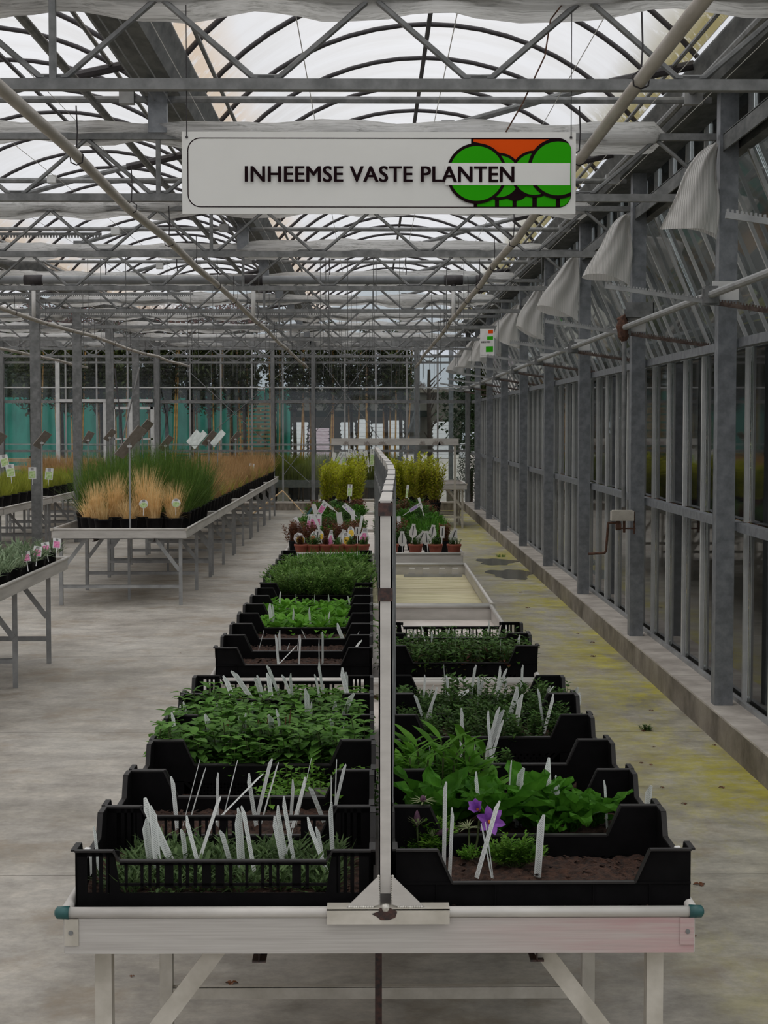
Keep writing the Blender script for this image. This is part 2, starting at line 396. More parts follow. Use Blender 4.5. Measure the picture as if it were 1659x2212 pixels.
# puddle beside the curb
mp, t, out = newmat('damp_puddle'); b_ = N(t, 'ShaderNodeBsdfPrincipled'); b_.inputs['Base Color'].default_value = (.13, .125, .095, 1); b_.inputs['Roughness'].default_value = .18
t.links.new(b_.outputs[0], out.inputs[0])
for n_, (cx, cy, rx, ry, lab) in enumerate([(1.60, 18.9, .25, .62, 'dark shallow puddle on the floor near the curb, the nearer one'), (1.56, 20.6, .24, .50, 'dark shallow puddle on the floor near the curb, the farther one')]):
    b = MB(); pts = []
    for k in range(40):
        a_ = 2 * PI * k / 40; q = 1 + .16 * math.sin(3 * a_ + n_) + .10 * math.sin(5 * a_ + 1) + .06 * math.sin(9 * a_)
        pts.append((math.cos(a_) * rx * q, math.sin(a_) * ry * q, .001))
    b.add(pts + [(0, 0, .0015)], [(k, (k + 1) % 40, 40) for k in range(40)])
    tag(obj('puddle', b, mp, loc=(cx, cy, 0)), lab, 'puddle', 'puddles beside the curb')
# ---- outside ground
og = obj('trim_1', MB().box((-60, 33.3, -.25), (60, 160, -.02)), path); tag(og, None, None, kind='structure')
og2 = obj('trim_2', MB().box((2.16, -6, -.25), (60, 33.3, -.03)), earth); tag(og2, None, None, kind='structure')
obj('moss_strip', MB().box((-12, 33.3, -.03), (6, 36.2, .02)), moss, og)

# ---- right wall
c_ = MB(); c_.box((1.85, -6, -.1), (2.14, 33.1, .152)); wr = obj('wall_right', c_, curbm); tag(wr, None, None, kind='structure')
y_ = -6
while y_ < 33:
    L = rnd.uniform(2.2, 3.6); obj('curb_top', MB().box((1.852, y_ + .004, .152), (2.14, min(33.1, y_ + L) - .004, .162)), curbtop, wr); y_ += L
PD = [3.1 + 3 * i for i in range(11)]
postm = MB().box((-.05, -.05, 0), (.05, -.042, 3.4)).box((-.05, -.042, 0), (-.042, .05, 3.4)).box((.042, -.042, 0), (.05, .05, 3.4)).box((-.05, .042, 0), (.05, .05, 3.4)).mesh('post', galv)
for d in PD: obj('post', postm, None, wr, (1.935, d, .155))
railm = MB().box((0, 0, -.025), (.055, 2.9, .025)).mesh('rail', galv)
barm = MB().box((.012, -.012, 0), (.030, .012, 1)).box((.030, -.004, 0), (.04, .004, 1)).mesh('bar', alubar)
panem = MB().box((0, -.012, 0), (.004, .568, 1)).mesh('pane', glass)
barv = MB().box((0, -.012, 0), (.022, .012, 1)).mesh('vent_bar_mesh', alubar)
panev = MB().box((-.016, -.02, 0), (-.012, .58, 1)).mesh('vent_pane', glassd)
for bi, d in enumerate(PD[:-1]):
    for z in (1.14, 2.145): obj('rail', railm, None, wr, (2.0, d + .05, z))
    for k in range(5):
        y = d + .6 * k
        for z0, z1 in ((.175, 1.115), (1.165, 2.12), (3.27, 3.6)):
            o = obj('glazing_bar', barm, None, wr, (2.035, y, z0)); o.scale.z = z1 - z0
            o = obj('pane', panem, None, wr, (2.075, y + .022, z0)); o.scale.z = z1 - z0
    # the opened vent of this bay, hinged at the top
    for k in range(6):
        y = d + .008 + .597 * k; o = obj('vent_bar', barv, None, wr, (2.06, y, 3.21)); o.rotation_euler = (0, PI - R(23.5), 0); o.scale.z = 1.17
        if k < 5:
            o = obj('vent_pane', panev, None, wr, (2.07, y + .02, 3.205)); o.rotation_euler = (0, PI - R(23.5), 0); o.scale = (1, .995, 1.16)
    x1, z1 = 2.06 + 1.17 * math.sin(R(23.5)), 3.21 - 1.17 * math.cos(R(23.5))
    obj('vent_sill', MB().bar((x1, d + .06, z1), (x1, d + 2.95, z1), .04, .035), alug, wr)
obj('sill_track', MB().box((2.03, 3, .162), (2.055, 33, .185)).box((2.085, 3, .162), (2.10, 33, .19)), alug, wr)
obj('eave_beam', MB().box((1.995, -6, 3.19), (2.06, 33.1, 3.27)).box((1.90, -6, 3.255), (2.0, 33.1, 3.265)).box((1.90, -6, 3.17), (1.91, 33.1, 3.26)), gutterm, wr)
# vent shaft, racks
shaft = thing('vent_shaft', 'long grey steel shaft along the right wall that opens the vents', 'shaft', (1.80, 18, 2.385))
obj('shaft_tube', MB().tube([(0, -14, 0), (0, 14.6, 0)], .021, 10), alug, shaft)
brk = MB().box((.0, -.004, -.055), (.14, .004, .045)).mesh('bracket', white)
hub = MB().box((-.035, -.03, -.045), (.035, .03, .045)).box((-.045, -.012, -.055), (.045, .012, .03)).mesh('hub', galvd)
for i, d in enumerate(PD[1:]):
    obj('bearing', hub, None, shaft, (0, d - .25 - 18, 0)); obj('bracket_plate', brk, None, shaft, (.02, d - .2 - 18, .03))
rb = MB(); rb2 = MB(); p0, p1 = Vector((-.56, 0, .085)), Vector((.80, 0, -.12)); rb.bar(p0, p0.lerp(p1, .41), .012, .022); rb2.bar(p0.lerp(p1, .41), p1, .012, .022)
for k in range(84):
    q = p0.lerp(p1, (k + .5) / 84); (rb if k < 34 else rb2).box((q.x - .004, -.006, q.z + .008), (q.x + .003, .006, q.z + .022))
rackm = rb.mesh('rack', alug); rackm2 = rb2.mesh('rack_outer', pmat('rusty_rack', (.06, .035, .028), (.16, .12, .10), 40, .8))
for i, d in enumerate(PD[1:]):
    o = obj('toothed_rack', rackm, None, None, (1.80, d - .25, 2.345)); obj('rusty_half', rackm2, None, o)
    tag(o, ('toothed steel rack crossing the shaft at the %s post of the right wall' % (ORD[i] if i else 'nearest off-frame')), 'rack', 'vent racks along the right wall')
# crank drive near the second visible post
cr = thing('crank_drive', 'rusty crank gearbox with long vertical rod beside the second right wall post', 'crank', (1.80, 11.85, 0))
obj('rod', MB().tube([(0, 0, 2.33), (.004, 0, 1.8), (.006, 0, 1.11)], .017, 10), galvd, cr)
obj('gear_cover', MB().box((-.085, -.035, 1.015), (.075, .035, 1.085)).box((-.075, -.03, 1.085), (.065, .03, 1.09)), alud, cr)
obj('gear', MB().tube([(-.05, 0, .975), (-.015, 0, .975)], .028, 10).tube([(-.035, -.02, 1.0), (-.035, .02, 1.0)], .02, 8).tube([(.01, 0, 1.015), (.01, 0, .93)], .01, 8).box((-.02, -.01, .955), (.09, .01, .965)).box((.075, -.02, .92), (.085, .02, 1.08)), rust, cr)
obj('handle', MB().tube([(-.045, 0, 1.0), (-.105, 0, 1.0), (-.107, 0, .96), (-.118, 0, .80), (-.128, 0, .785), (-.145, 0, .783), (-.245, 0, .778)], .009, 8), rust, cr)
obj('upper_gear', MB().tube([(-.05, 0, 2.44), (-.02, 0, 2.46), (-.01, 0, 2.40), (-.005, 0, 2.32), (0, 0, 2.29)], [.012, .035, .05, .04, .02], 9), rust, cr)
obj('hood', MB().box((.005, -.05, 2.455), (.20, .05, 2.46)).box((.005, -.05, 2.46), (.20, -.045, 2.56)).box((.20, -.05, 2.46), (.195, .05, 2.56)).box((.005, .045, 2.46), (.2, .05, 2.52)), galvd, cr)

# ---- back wall (glazed gable)
BY = 33.1
wb = obj('wall_back', MB().box((-10.5, BY - .05, -.1), (1.86, BY + .1, .14)), curbm); tag(wb, None, None, kind='structure')
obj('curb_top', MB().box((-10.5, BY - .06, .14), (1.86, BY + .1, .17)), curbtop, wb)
mull = MB().box((-.016, -.015, 0), (.016, .02, 1)).mesh('mullion', alug)
thick = MB().box((-.038, -.04, 0), (.038, .04, 1)).mesh('thick_post', galvd)
mx_ = [-2.345 + .6135 * k for k in range(-13, 8)]
for x in mx_:
    if x < 1.8:
        o = obj('mullion', mull, None, wb, (x, BY, .17)); o.scale.z = 3.1
for x in (-1.93, -1.13, .92, 1.93, -4.21, -7.28, -10.3):
    o = obj('post', thick, None, wb, (x, BY - .06, .17)); o.scale.z = 3.3
for z, h, mt in ((3.04, .035, galvd), (2.43, .022, alubar), (2.15, .06, galvd), (1.31, .015, alug), (1.176, .045, galvd), (3.30, .12, galvd)):
    obj('rail', MB().box((-10.4, BY - .03, z - h / 2), (1.95, BY + .0, z + h / 2)), mt, wb)
for i in range(len(mx_) - 1):
    if mx_[i + 1] > 1.95: continue
    for z0, z1 in ((.18, 1.15), (1.20, 2.11), (2.18, 3.02)):
        b = MB().box((mx_[i] + .018, BY + .005, z0), (mx_[i + 1] - .018, BY + .009, z1)); obj('pane', b, glass, wb)
for (x0, z0, x1, z1) in ((-3.58, 2.75, -1.20, .55), (-1.28, 3.13, -3.05, 1.60), (-1.08, 3.1, .25, 1.33), (-.02, 2.98, -1.72, .70)):
    obj('cross_brace', MB().bar((x0, BY - .09, z0), (x1, BY - .09, z1), .012, .03, (0, 1, 0)), galvd, wb)
# door in the back wall
dr = obj('door_1', MB().box((-6.22, BY - .06, .17), (-6.14, BY + .02, 3.0)).box((-5.28, BY - .06, .17), (-5.16, BY + .02, 2.2)).box((-6.22, BY - .07, 2.14), (-4.3, BY - .0, 2.20)).box((-4.78, BY - .06, .17), (-4.70, BY + .02, 2.2))
         .box((-5.1, BY - .05, .2), (-5.05, BY, 2.05)).box((-4.35, BY - .05, .2), (-4.27, BY, 2.05)).box((-5.1, BY - .05, 2.0), (-4.3, BY, 2.05)).box((-5.1, BY - .05, 1.40), (-4.3, BY, 1.43)), alubar); tag(dr, None, None, kind='structure')
obj('wall_back_gable', MB(), film) if False else None

# ---- roof: five arched bays of translucent film on steel bows
GX = [1.93, -1.145, -4.22, -7.295, -10.37, -13.445, -16.52, -19.6]
def arc(n, r=1.85, half=1.42):
    a0 = math.asin(half / r); c0 = r
    return [(r * math.sin(-a0 + 2 * a0 * i / n), 4.405 - r + r * math.cos(-a0 + 2 * a0 * i / n)) for i in range(n + 1)]
ce = None
for i in range(7):
    cx = (GX[i] + GX[i + 1]) / 2; A = arc(24); b = MB(); vs = []
    for y in (-6, 33.15): vs += [(cx + x, y, z + .02) for x, z in A]
    b.add(vs, [(k, k + 1, k + 26, k + 25) for k in range(24)])
    o = obj('ceiling' if i == 0 else 'roof_film', b, film, ce, smooth=True)
    if i == 0: ce = o; tag(o, None, None, kind='structure')
    if i < 4:      # end gable of the bay
        b = MB(); b.add([(cx + x, 33.13, z + .02) for x, z in A] + [(cx - 1.42, 33.13, 3.36), (cx + 1.42, 33.13, 3.36)], [list(range(25)) + [26, 25]]); obj('end_gable', b, glassd, ce)
A = arc(18); bowm = MB().tube([(x, 0, z - .01) for x, z in A], .0165, 6, False).mesh('bow', darkiron, True)
for i in range(4):
    cx = (GX[i] + GX[i + 1]) / 2; y = 8.3 + .09 * i
    while y < 33:
        o = obj('roof_bow', bowm, None, ce, (cx, y, 0)); y += 1.03 if (i < 2 or y > 20) else 1.03
    obj('ridge_purlin', MB().tube([(cx, -3, 4.375), (cx, 33, 4.375)], .017, 6), darkiron, ce)
gp = [(-.17, .17), (-.165, .17), (-.10, .01), (.10, .01), (.165, .17), (.17, .17), (.17, .16), (.105, 0), (-.105, 0), (-.17, .16)]
for i in range(5):
    b = MB(); b.prism([(x + GX[i], z + 3.50) for x, z in gp], -6, 33.1); obj('gutter', b, gutterm, ce)
    b = MB(); b.tube([(GX[i] - .27, -3, 3.66), (GX[i] - .27, 33, 3.66)], .012, 6).tube([(GX[i] + .27, -3, 3.66), (GX[i] + .27, 33, 3.66)], .012, 6); obj('film_edge_tube', b, galvd, ce)
# columns of the left row
colm = MB().box((-.06, -.045, 0), (.06, .045, 3.5)).mesh('column', galvd)
for X in (-4.22, -10.37):
    for d in PD[1:]: obj('column', colm, None, ce, (X, d, 0))

# trusses
def truss(d, x0, x1, first):
    tr = bpy.data.objects.new('truss', TRM['lo']); link(tr, ce); tr.location = (x0, d, 0)
    if first: return tr
    return tr
Ltr = 6.15; seg = Ltr / 8
TRM = {'lo': MB().box((0, -.022, 2.905), (Ltr - .06, .022, 2.945)).mesh('lower_chord', galvd),
       'hi': MB().box((0, -.02, 3.235), (Ltr - .06, .02, 3.27)).mesh('upper_chord', galvd),
       'dl': MB().tube([(-.05, 0, 2.952), (.03, 0, 2.955), (seg / 2 - .02, 0, 3.24)], .0115, 6).mesh('diagonal', galvd),
       'dr': MB().tube([(.05, 0, 2.952), (-.03, 0, 2.955), (-seg / 2 + .02, 0, 3.24)], .0115, 6).mesh('diagonal_r', galvd),
       'v': MB().box((-.012, -.012, 2.94), (.012, .012, 3.24)).mesh('vertical', galvd),
       's': MB().box((-.05, -.03, 3.27), (.05, .03, 3.5)).box((-.07, -.04, 3.49), (.07, .04, 3.5)).mesh('gutter_stub', galv)}
for d in PD[1:]:
    for x0 in (-4.22, -10.37):
        if x0 < -5 and d < 9: continue
        tr = bpy.data.objects.new('truss', TRM['lo']); link(tr, ce); tr.location = (x0, d, 0)
        obj('upper_chord', TRM['hi'], None, tr)
        for k in range(9):
            if k < 8: obj('diagonal', TRM['dl'], None, tr, (seg * k + .02, 0, 0))
            if k > 0: obj('diagonal', TRM['dr'], None, tr, (seg * k - .02, 0, 0))
        obj('vertical', TRM['v'], None, tr, (Ltr / 2, 0, 0)); obj('gutter_stub', TRM['s'], None, tr, (Ltr / 2, 0, 0))
    obj('tie_pipe', MB().tube([(-10.3, d + .03, 3.455), (1.85, d + .03, 3.455)], .019, 8), galvd, ce)
    b = MB()
    for g in GX[1:4]: b.box((g - .21, d + .0, 3.43), (g - .13, d + .06, 3.50))
    b.box((1.70, d, 3.43), (1.80, d + .06, 3.50)); obj('pipe_clamp', b, alug, ce)
    for gi in range(4):
        g = GX[gi]
        ar = obj('vent_arm', MB().tube([(g - .16, d + .12, 3.665), (g - .62, d + .12, 3.565)], .027, 8), darkiron, ce)
        obj('arm_tube', MB().tube([(g - .60, d + .12, 3.57), (g - 1.0, d + .12, 3.47), (g - 1.50, d + .12, 3.33)], .019, 8).box((g - 1.54, d + .1, 3.30), (g - 1.47, d + .14, 3.36)), galvd, ar)
# longitudinal tubes and thin wires
for x, z, r in ((-1.50, 3.45, .022), (1.74, 3.50, .022), (-4.6, 3.46, .022), (-7.6, 3.46, .022)):
    obj('drive_tube', MB().tube([(x, -2, z), (x, 33, z)], r, 8), galvd, ce)
wl = MB()
for x in (-3.9, -3.3, -2.7, -2.1, -1.6, -.9, -.3, .35, .95, 1.45, 1.7): wl.tube([(x, 2, 3.35), (x, 33, 3.35)], .0022, 4, False)
o = obj('support_wire', wl, white, ce); o['kind'] = 'stuff'
cb = MB()
for x in (-1.2, -1.16, -1.08): cb.tube([(x, -1, 3.44), (x, 33, 3.44)], .004, 4, False)
obj('gutter_cable', cb, pvcg, ce)
# vertical hanger wires over the far benches
hw = MB(); r9 = random.Random(3)
for d in PD[4:]:
    for k in range(16):
        x = r9.uniform(-3.9, 1.6); hw.tube([(x, d + .3, 3.3), (x, d + .3, 2.3 + r9.random() * .5)], .003, 4, False)
o = obj('hanging_wire', hw, galvd, ce); o['kind'] = 'stuff'
# square motor boxes on the left (rack ends)
for (px, py, D) in ((250, 500, 12.1), (345, 575, 15.1), (112, 388, 12.1)):
    p = at(px, py, D); b = MB().box((p.x - .03, p.y - .03, p.z - .025), (p.x + .03, p.y + .03, p.z + .03)); obj('rack_guide', b, alubar, ce)
for z_, x0, x1, D in ((3.08, -3.6, -1.95, 12.2), (3.1, -4.2, -1.9, 18.0), (3.1, -4.2, -.4, 21.0)):
    b = MB().bar((x0, D, z_), (x1, D, z_), .012, .02)
    n_ = int((x1 - x0) / .022)
    for k in range(n_): b.box((x0 + k * .022, D - .006, z_ - .026), (x0 + k * .022 + .011, D + .006, z_ - .008))
    obj('roof_rack', b, galvd, ce)

# ---- folded silver screens on every truss
def screen(d, x0, x1, seed, i):
    r = random.Random(seed); b = MB(); n = 70; m = 12
    nodes = [0.0]; 
    while nodes[-1] < 1: nodes.append(nodes[-1] + r.uniform(.09, .16))
    base = len(b.v); ph = [r.uniform(0, 6) for _ in range(6)]
    for a in range(n + 1):
        t = a / n; x = x0 + (x1 - x0) * t
        near = min(abs(t - q) for q in nodes); pin = min(1, near / .045); endt = min(1, t / .015, (1 - t) / .015) * .85 + .15
        H = (.05 + .028 * pin + .012 * math.sin(9 * t + ph[0])) * endt; Wd = (.10 + .05 * pin + .03 * math.sin(13 * t + ph[1])) * endt
        zc = 3.285 - .012 * pin + .012 * math.sin(7 * t + ph[2])
        for k in range(m):
            th_ = 2 * PI * k / m; q = 1 + .13 * math.sin(5 * th_ + 20 * t + ph[3]) + r.uniform(-.07, .07)
            b.v.append((x, d + .10 + Wd * q * math.cos(th_), zc + H * q * math.sin(th_)))
    for a in range(n):
        for k in range(m):
            p = base + a * m + k; q = base + a * m + (k + 1) % m; b.f.append([p, q, q + m, p + m]); b.m.append(0)
    b.f += [[base + k for k in range(m)], [base + n * m + k for k in range(m)][::-1]]; b.m += [0, 0]
    return b
for i, d in enumerate(PD[1:]):
    o = obj('shade_screen', screen(d, -4.1, 1.62, i, 0), screenm, smooth=True)
    tag(o, 'folded silver shade screen bundle on the %s right-hand roof truss from the front' % ORD[i], 'screen', 'folded shade screens on the trusses')
    if d > 14:
        o = obj('shade_screen', screen(d, -10.2, -4.35, i + 40, 0), screenm, smooth=True)
        tag(o, 'folded silver shade screen bundle on the %s far left roof truss' % ORD[i - 3], 'screen', 'folded shade screens on the trusses')
# hanging curtain tails at the right wall
def tail(seed, d):
    r = random.Random(seed); b = MB(); n = 44; m = 14; H = r.uniform(.46, .56); tw = r.uniform(-.03, .05); base = 0
    for j in range(m + 1):
        t = j / m; wv = .035 + .125 * t ** .8
        for k in range(n + 1):
            s = k / n; ang = s * 2 * PI
            wv2 = .05 + (.24 + .03 * (seed % 3)) * t ** .75 * (1 - .15 * max(0, t - .7)); q_ = (1 + math.cos(ang)) / 2
            x = .075 - wv2 * (1 - q_) + .01 * math.sin(7 * t + seed); y = .05 * math.sin(ang) * (1 + .4 * t) + (.022 * math.sin(s * 19 + seed) + .012 * math.sin(s * 41 + 2 * seed + 4 * t)) * (1 - .3 * t)
            b.v.append((x, y, -H * t * (1 - .18 * (1 - q_)) - .03 * t * math.sin(s * 9 + seed)))
    for j in range(m):
        for k in range(n):
            p = j * (n + 1) + k; b.f.append([p, p + 1, p + n + 2, p + n + 1]); b.m.append(0)
    return b
for i, d in enumerate(PD[2:]):
    o = obj('curtain_tail', tail(i + 3, d), curtm, None, (1.79, d - .06, 3.20), smooth=True); o.scale = (1.1, 1, 1.05)
    tag(o, 'crumpled white striped curtain end hanging at the %s right wall post from the front' % ORD[i], 'curtain', 'curtain ends along the right wall')

# ---- long beige pipes hung below the trusses, cross header pipe
hook = MB().tube([(0, 0, .028), (.004, 0, .10), (0, 0, .20)], .003, 5).tube([(0, 0, .028), (.026, 0, .01), (.022, 0, -.02), (0, 0, -.03), (-.022, 0, -.02), (-.026, 0, .01), (0, 0, .028)], .003, 5).mesh('pipe_hook', darkiron)
for i, (X, lab) in enumerate(((.82, 'long beige pipe running overhead, just right of the sign'), (-1.15, 'long beige pipe running overhead from the upper left, nearest left one'),
                              (-3.31, 'long beige pipe overhead crossing behind the first left column'), (-5.15, 'long beige pipe overhead farthest to the left'))):
    t_ = thing('overhead_pipe', lab, 'pipe', (X, 0, 2.745), 0, 'long beige pipes under the trusses')
    pts = []; r = random.Random(i)
    y = 2.0
    while y < 31.5: pts.append((r.uniform(-.012, .012) * min(1, y / 10), y, r.uniform(-.014, .014) * min(1, y / 8))); y += 1.5
    obj('pipe', MB().tube(pts, .0215, 10), pvc, t_, smooth=True)
    y = 3.6
    while y < 31: obj('hook', hook, None, t_, (0, y, 0)); y += 1.5
hp = thing('header_pipe', 'thick grey cross pipe hung under the roof with three white drop pipes', 'pipe', (0, 16.5, 3.12))
obj('pipe', MB().tube([(-6.5, 0, 0), (1.10, 0, 0)], .042, 14), pvcg, hp, smooth=True)
obj('end_cap', MB().tube([(1.04, 0, 0), (1.12, 0, 0)], .05, 14), darkiron, hp, smooth=True)
for X in (-5.15, -3.31, -1.15, .82):
    obj('tee_fitting', MB().tube([(X - .09, 0, 0), (X + .09, 0, 0)], .05, 14).tube([(X, 0, -.03), (X, 0, -.075)], .028, 10), darkiron, hp, smooth=True)
    obj('drop_pipe', MB().tube([(X, 0, -.05), (X, 0, -.36)], .02, 10), white, hp, smooth=True)
for X in (-4.6, -2.6, -1.9, -.4, .35):
    obj('chain', MB().tube([(X, 0, .05), (X + .004, 0, .10), (X - .004, 0, .15), (X, 0, .24)], .006, 5), darkiron, hp)

# ---- hanging sign
SW, SH = 1.428, .295
sg = thing('hanging_sign', 'white hanging sign reading INHEEMSE VASTE PLANTEN with green tree emblem', 'sign', (.032, 6.1, 2.611))
obj('board', MB().box((-SW / 2, 0, -SH / 2), (SW / 2, .006, SH / 2)), signw, sg)
def spx(x, y): return ((x - 819) / 852 * SW, (373.5 - y) / 177 * SH)
def rrect(x0, y0, x1, y1, r, n=8):
    P = []
    for cx, cy, a0 in ((x1 - r, y0 + r, -90), (x1 - r, y1 - r, 0), (x0 + r, y1 - r, 90), (x0 + r, y0 + r, 180)):
        for k in range(n + 1):
            a = R(a0 + 90 * k / n); P.append((cx + r * math.cos(a), cy + r * math.sin(a)))
    return P
def clip(poly, cl):
    out_ = poly; n = len(cl)
    for i in range(n):
        a, b = cl[i], cl[(i + 1) % n]; inp, out_ = out_, []
        if not inp: break
        ins = lambda p: (b[0] - a[0]) * (p[1] - a[1]) - (b[1] - a[1]) * (p[0] - a[0]) >= -1e-9
        for j in range(len(inp)):
            p, q = inp[j - 1], inp[j]; ip, iq = ins(p), ins(q)
            if ip != iq:
                d1 = (b[0] - a[0]) * (p[1] - a[1]) - (b[1] - a[1]) * (p[0] - a[0]); d2 = (b[0] - a[0]) * (q[1] - a[1]) - (b[1] - a[1]) * (q[0] - a[0])
                t = d1 / (d1 - d2); out_.append((p[0] + t * (q[0] - p[0]), p[1] + t * (q[1] - p[1])))
            if iq: out_.append(q)
    return out_
CL = rrect(406, 299, 1234, 447, 27); lay = [0]
def flat(name, poly, m, parent=None, conv=spx, cl=CL, layer=None, yb=0):
    lay[0] += 1; poly = clip(poly, cl) if cl else poly
    if len(poly) < 3: return
    y = yb - .0004 * (lay[0] if layer is None else layer) - .0004
    b = MB(); b.add([(conv(*p)[0], y, conv(*p)[1]) for p in poly], [list(range(len(poly)))]); obj(name, b, m, parent or sg)
def circ(cx, cy, r, n=48): return [(cx + r * math.cos(2 * PI * k / n), cy + r * math.sin(2 * PI * k / n)) for k in range(n)]
o1 = rrect(404.8, 297.8, 1235.2, 448.2, 28); n1 = len(o1); i1 = rrect(407, 300, 1233, 446, 26)
b = MB(); b.add([(spx(*p)[0], -.0005, spx(*p)[1]) for p in o1 + i1], [(k, (k + 1) % n1, (k + 1) % n1 + n1, k + n1) for k in range(n1)]); obj('border_line', b, ink, sg)
def emblem(parent, conv, cl, yb=0):
    lay[0] = 1
    FL = lambda n, p, m: flat(n, p, m, parent, conv, cl, None, yb)
    FL('emblem', [(1018, 299), (1234, 299), (1234, 352), (1018, 352)], ink)
    FL('emblem', [(1023, 301), (1200, 301), (1160, 330), (1114, 350), (1080, 330), (1050, 312), (1023, 306)], sorange)
    FL('emblem', [(1024, 420), (1234, 420), (1234, 447), (1024, 447)], ink)
    for x0, x1 in ((1032, 1070), (1079, 1108), (1117, 1151), (1161, 1202), (1211, 1240)): FL('emblem', [(x0, 400), (x1, 400), (x1, 446), (x0, 446)], sgreen)
    FL('emblem', circ(1114, 402, 32), ink)
    for cx, cy, ro, ri in ((1078, 381, 51, 45), (1155, 376, 51, 45), (1030, 375, 65.5, 59), (1206, 364, 65.5, 58)):
        FL('emblem', circ(cx, cy, ro), ink)
        FL('emblem', circ(cx, cy, ri), sgreen)
    FL('emblem', [(962, 352.5), (1232.5, 352.5), (1232.5, 400), (962, 400)], signw)
emblem(sg, spx, CL)
tcu = bpy.data.curves.new('sign_text', 'FONT'); tcu.body = 'INHEEMSE VASTE PLANTEN'; tcu.size = 1; tcu.space_character = 1.04; tcu.resolution_u = 4
to = bpy.data.objects.new('sign_text_curve', tcu); link(to)
bpy.context.view_layer.update()
tm = bpy.data.meshes.new_from_object(to.evaluated_get(bpy.context.evaluated_depsgraph_get())); bpy.data.objects.remove(to)
src = [v.co.copy() for v in tm.vertices]; pf_ = [tuple(p.vertices) for p in tm.polygons]; tv = []; tf = []
for q_, (ox, oy) in enumerate([(a_ * .016, b_ * .012) for a_ in (-1, 0, 1, 2) for b_ in (-1, 0, 1)]):
    n0 = len(tv); tv += [(v.x + ox, v.y + oy, 0) for v in src]; tf += [[n0 + k_ for k_ in p_] for p_ in pf_]
tm = bpy.data.meshes.new('lettering'); tm.from_pydata(tv, [], tf)
xs_ = [v.co.x for v in tm.vertices]; yy = [v.co.y for v in tm.vertices]
x0, z1 = spx(529, 359.5); x1, z0 = spx(1111.5, 394)
for v in tm.vertices:
    v.co = ((v.co.x - min(xs_)) / (max(xs_) - min(xs_)) * (x1 - x0) + x0, -.011 - .00002 * (v.index // len(src)), (v.co.y - min(yy)) / (max(yy) - min(yy)) * (z1 - z0) + z0)
tm.materials.clear(); tm.materials.append(ink)
obj('lettering', tm, None, sg)
for sx_ in (-1, 1):
    X = sx_ * (SW / 2 - .018); obj('hanging_wire', MB().tube([(X, -.003, SH / 2 - .02), (X, 0, .32), (X, 0, .60)], .0018, 5), darkiron, sg)
obj('hanging_wire', MB().tube([(.46, 0, SH / 2), (.52, 0, .25), (.60, 0, .42), (.62, 0, .55), (.78, -.05, .75)], .003, 5), rust, sg)
for X in (-1, 1): obj('screw', MB().tube([(X * (SW / 2 - .018), -.003, SH / 2 - .02), (X * (SW / 2 - .018), .0, SH / 2 - .02)], .005, 8), darkiron, sg)

# ---- small sign at the right wall, turned to the aisle
s2 = thing('wall_sign', 'small white sign with green and red print beside the curtain ends, right wall', 'sign', (1.66, 23.6, 2.86), R(-38))
obj('board', MB().box((-.12, -.02, -.21), (.12, .02, .21)), white, s2)
cv = lambda x, y: ((x - 1100) / 300 * .24, (375 - y) / 150 * .24)
for nm, x0, x1, z0, z1, m in (('print', -.10, .10, -.19, -.188, ink), ('print', .02, .10, .12, .17, sorange), ('print', -.02, .10, -.14, -.06, sgreen), ('print', .0, .1, .03, .08, sgreen)):
    obj(nm, MB().box((x0, -.0215, z0), (x1, -.0205, z1)), m, s2)
for k in range(9): obj('print', MB().box((-.10 + k * .018, -.0225, -.01), (-.09 + k * .018, -.0215, .015)), ink, s2)

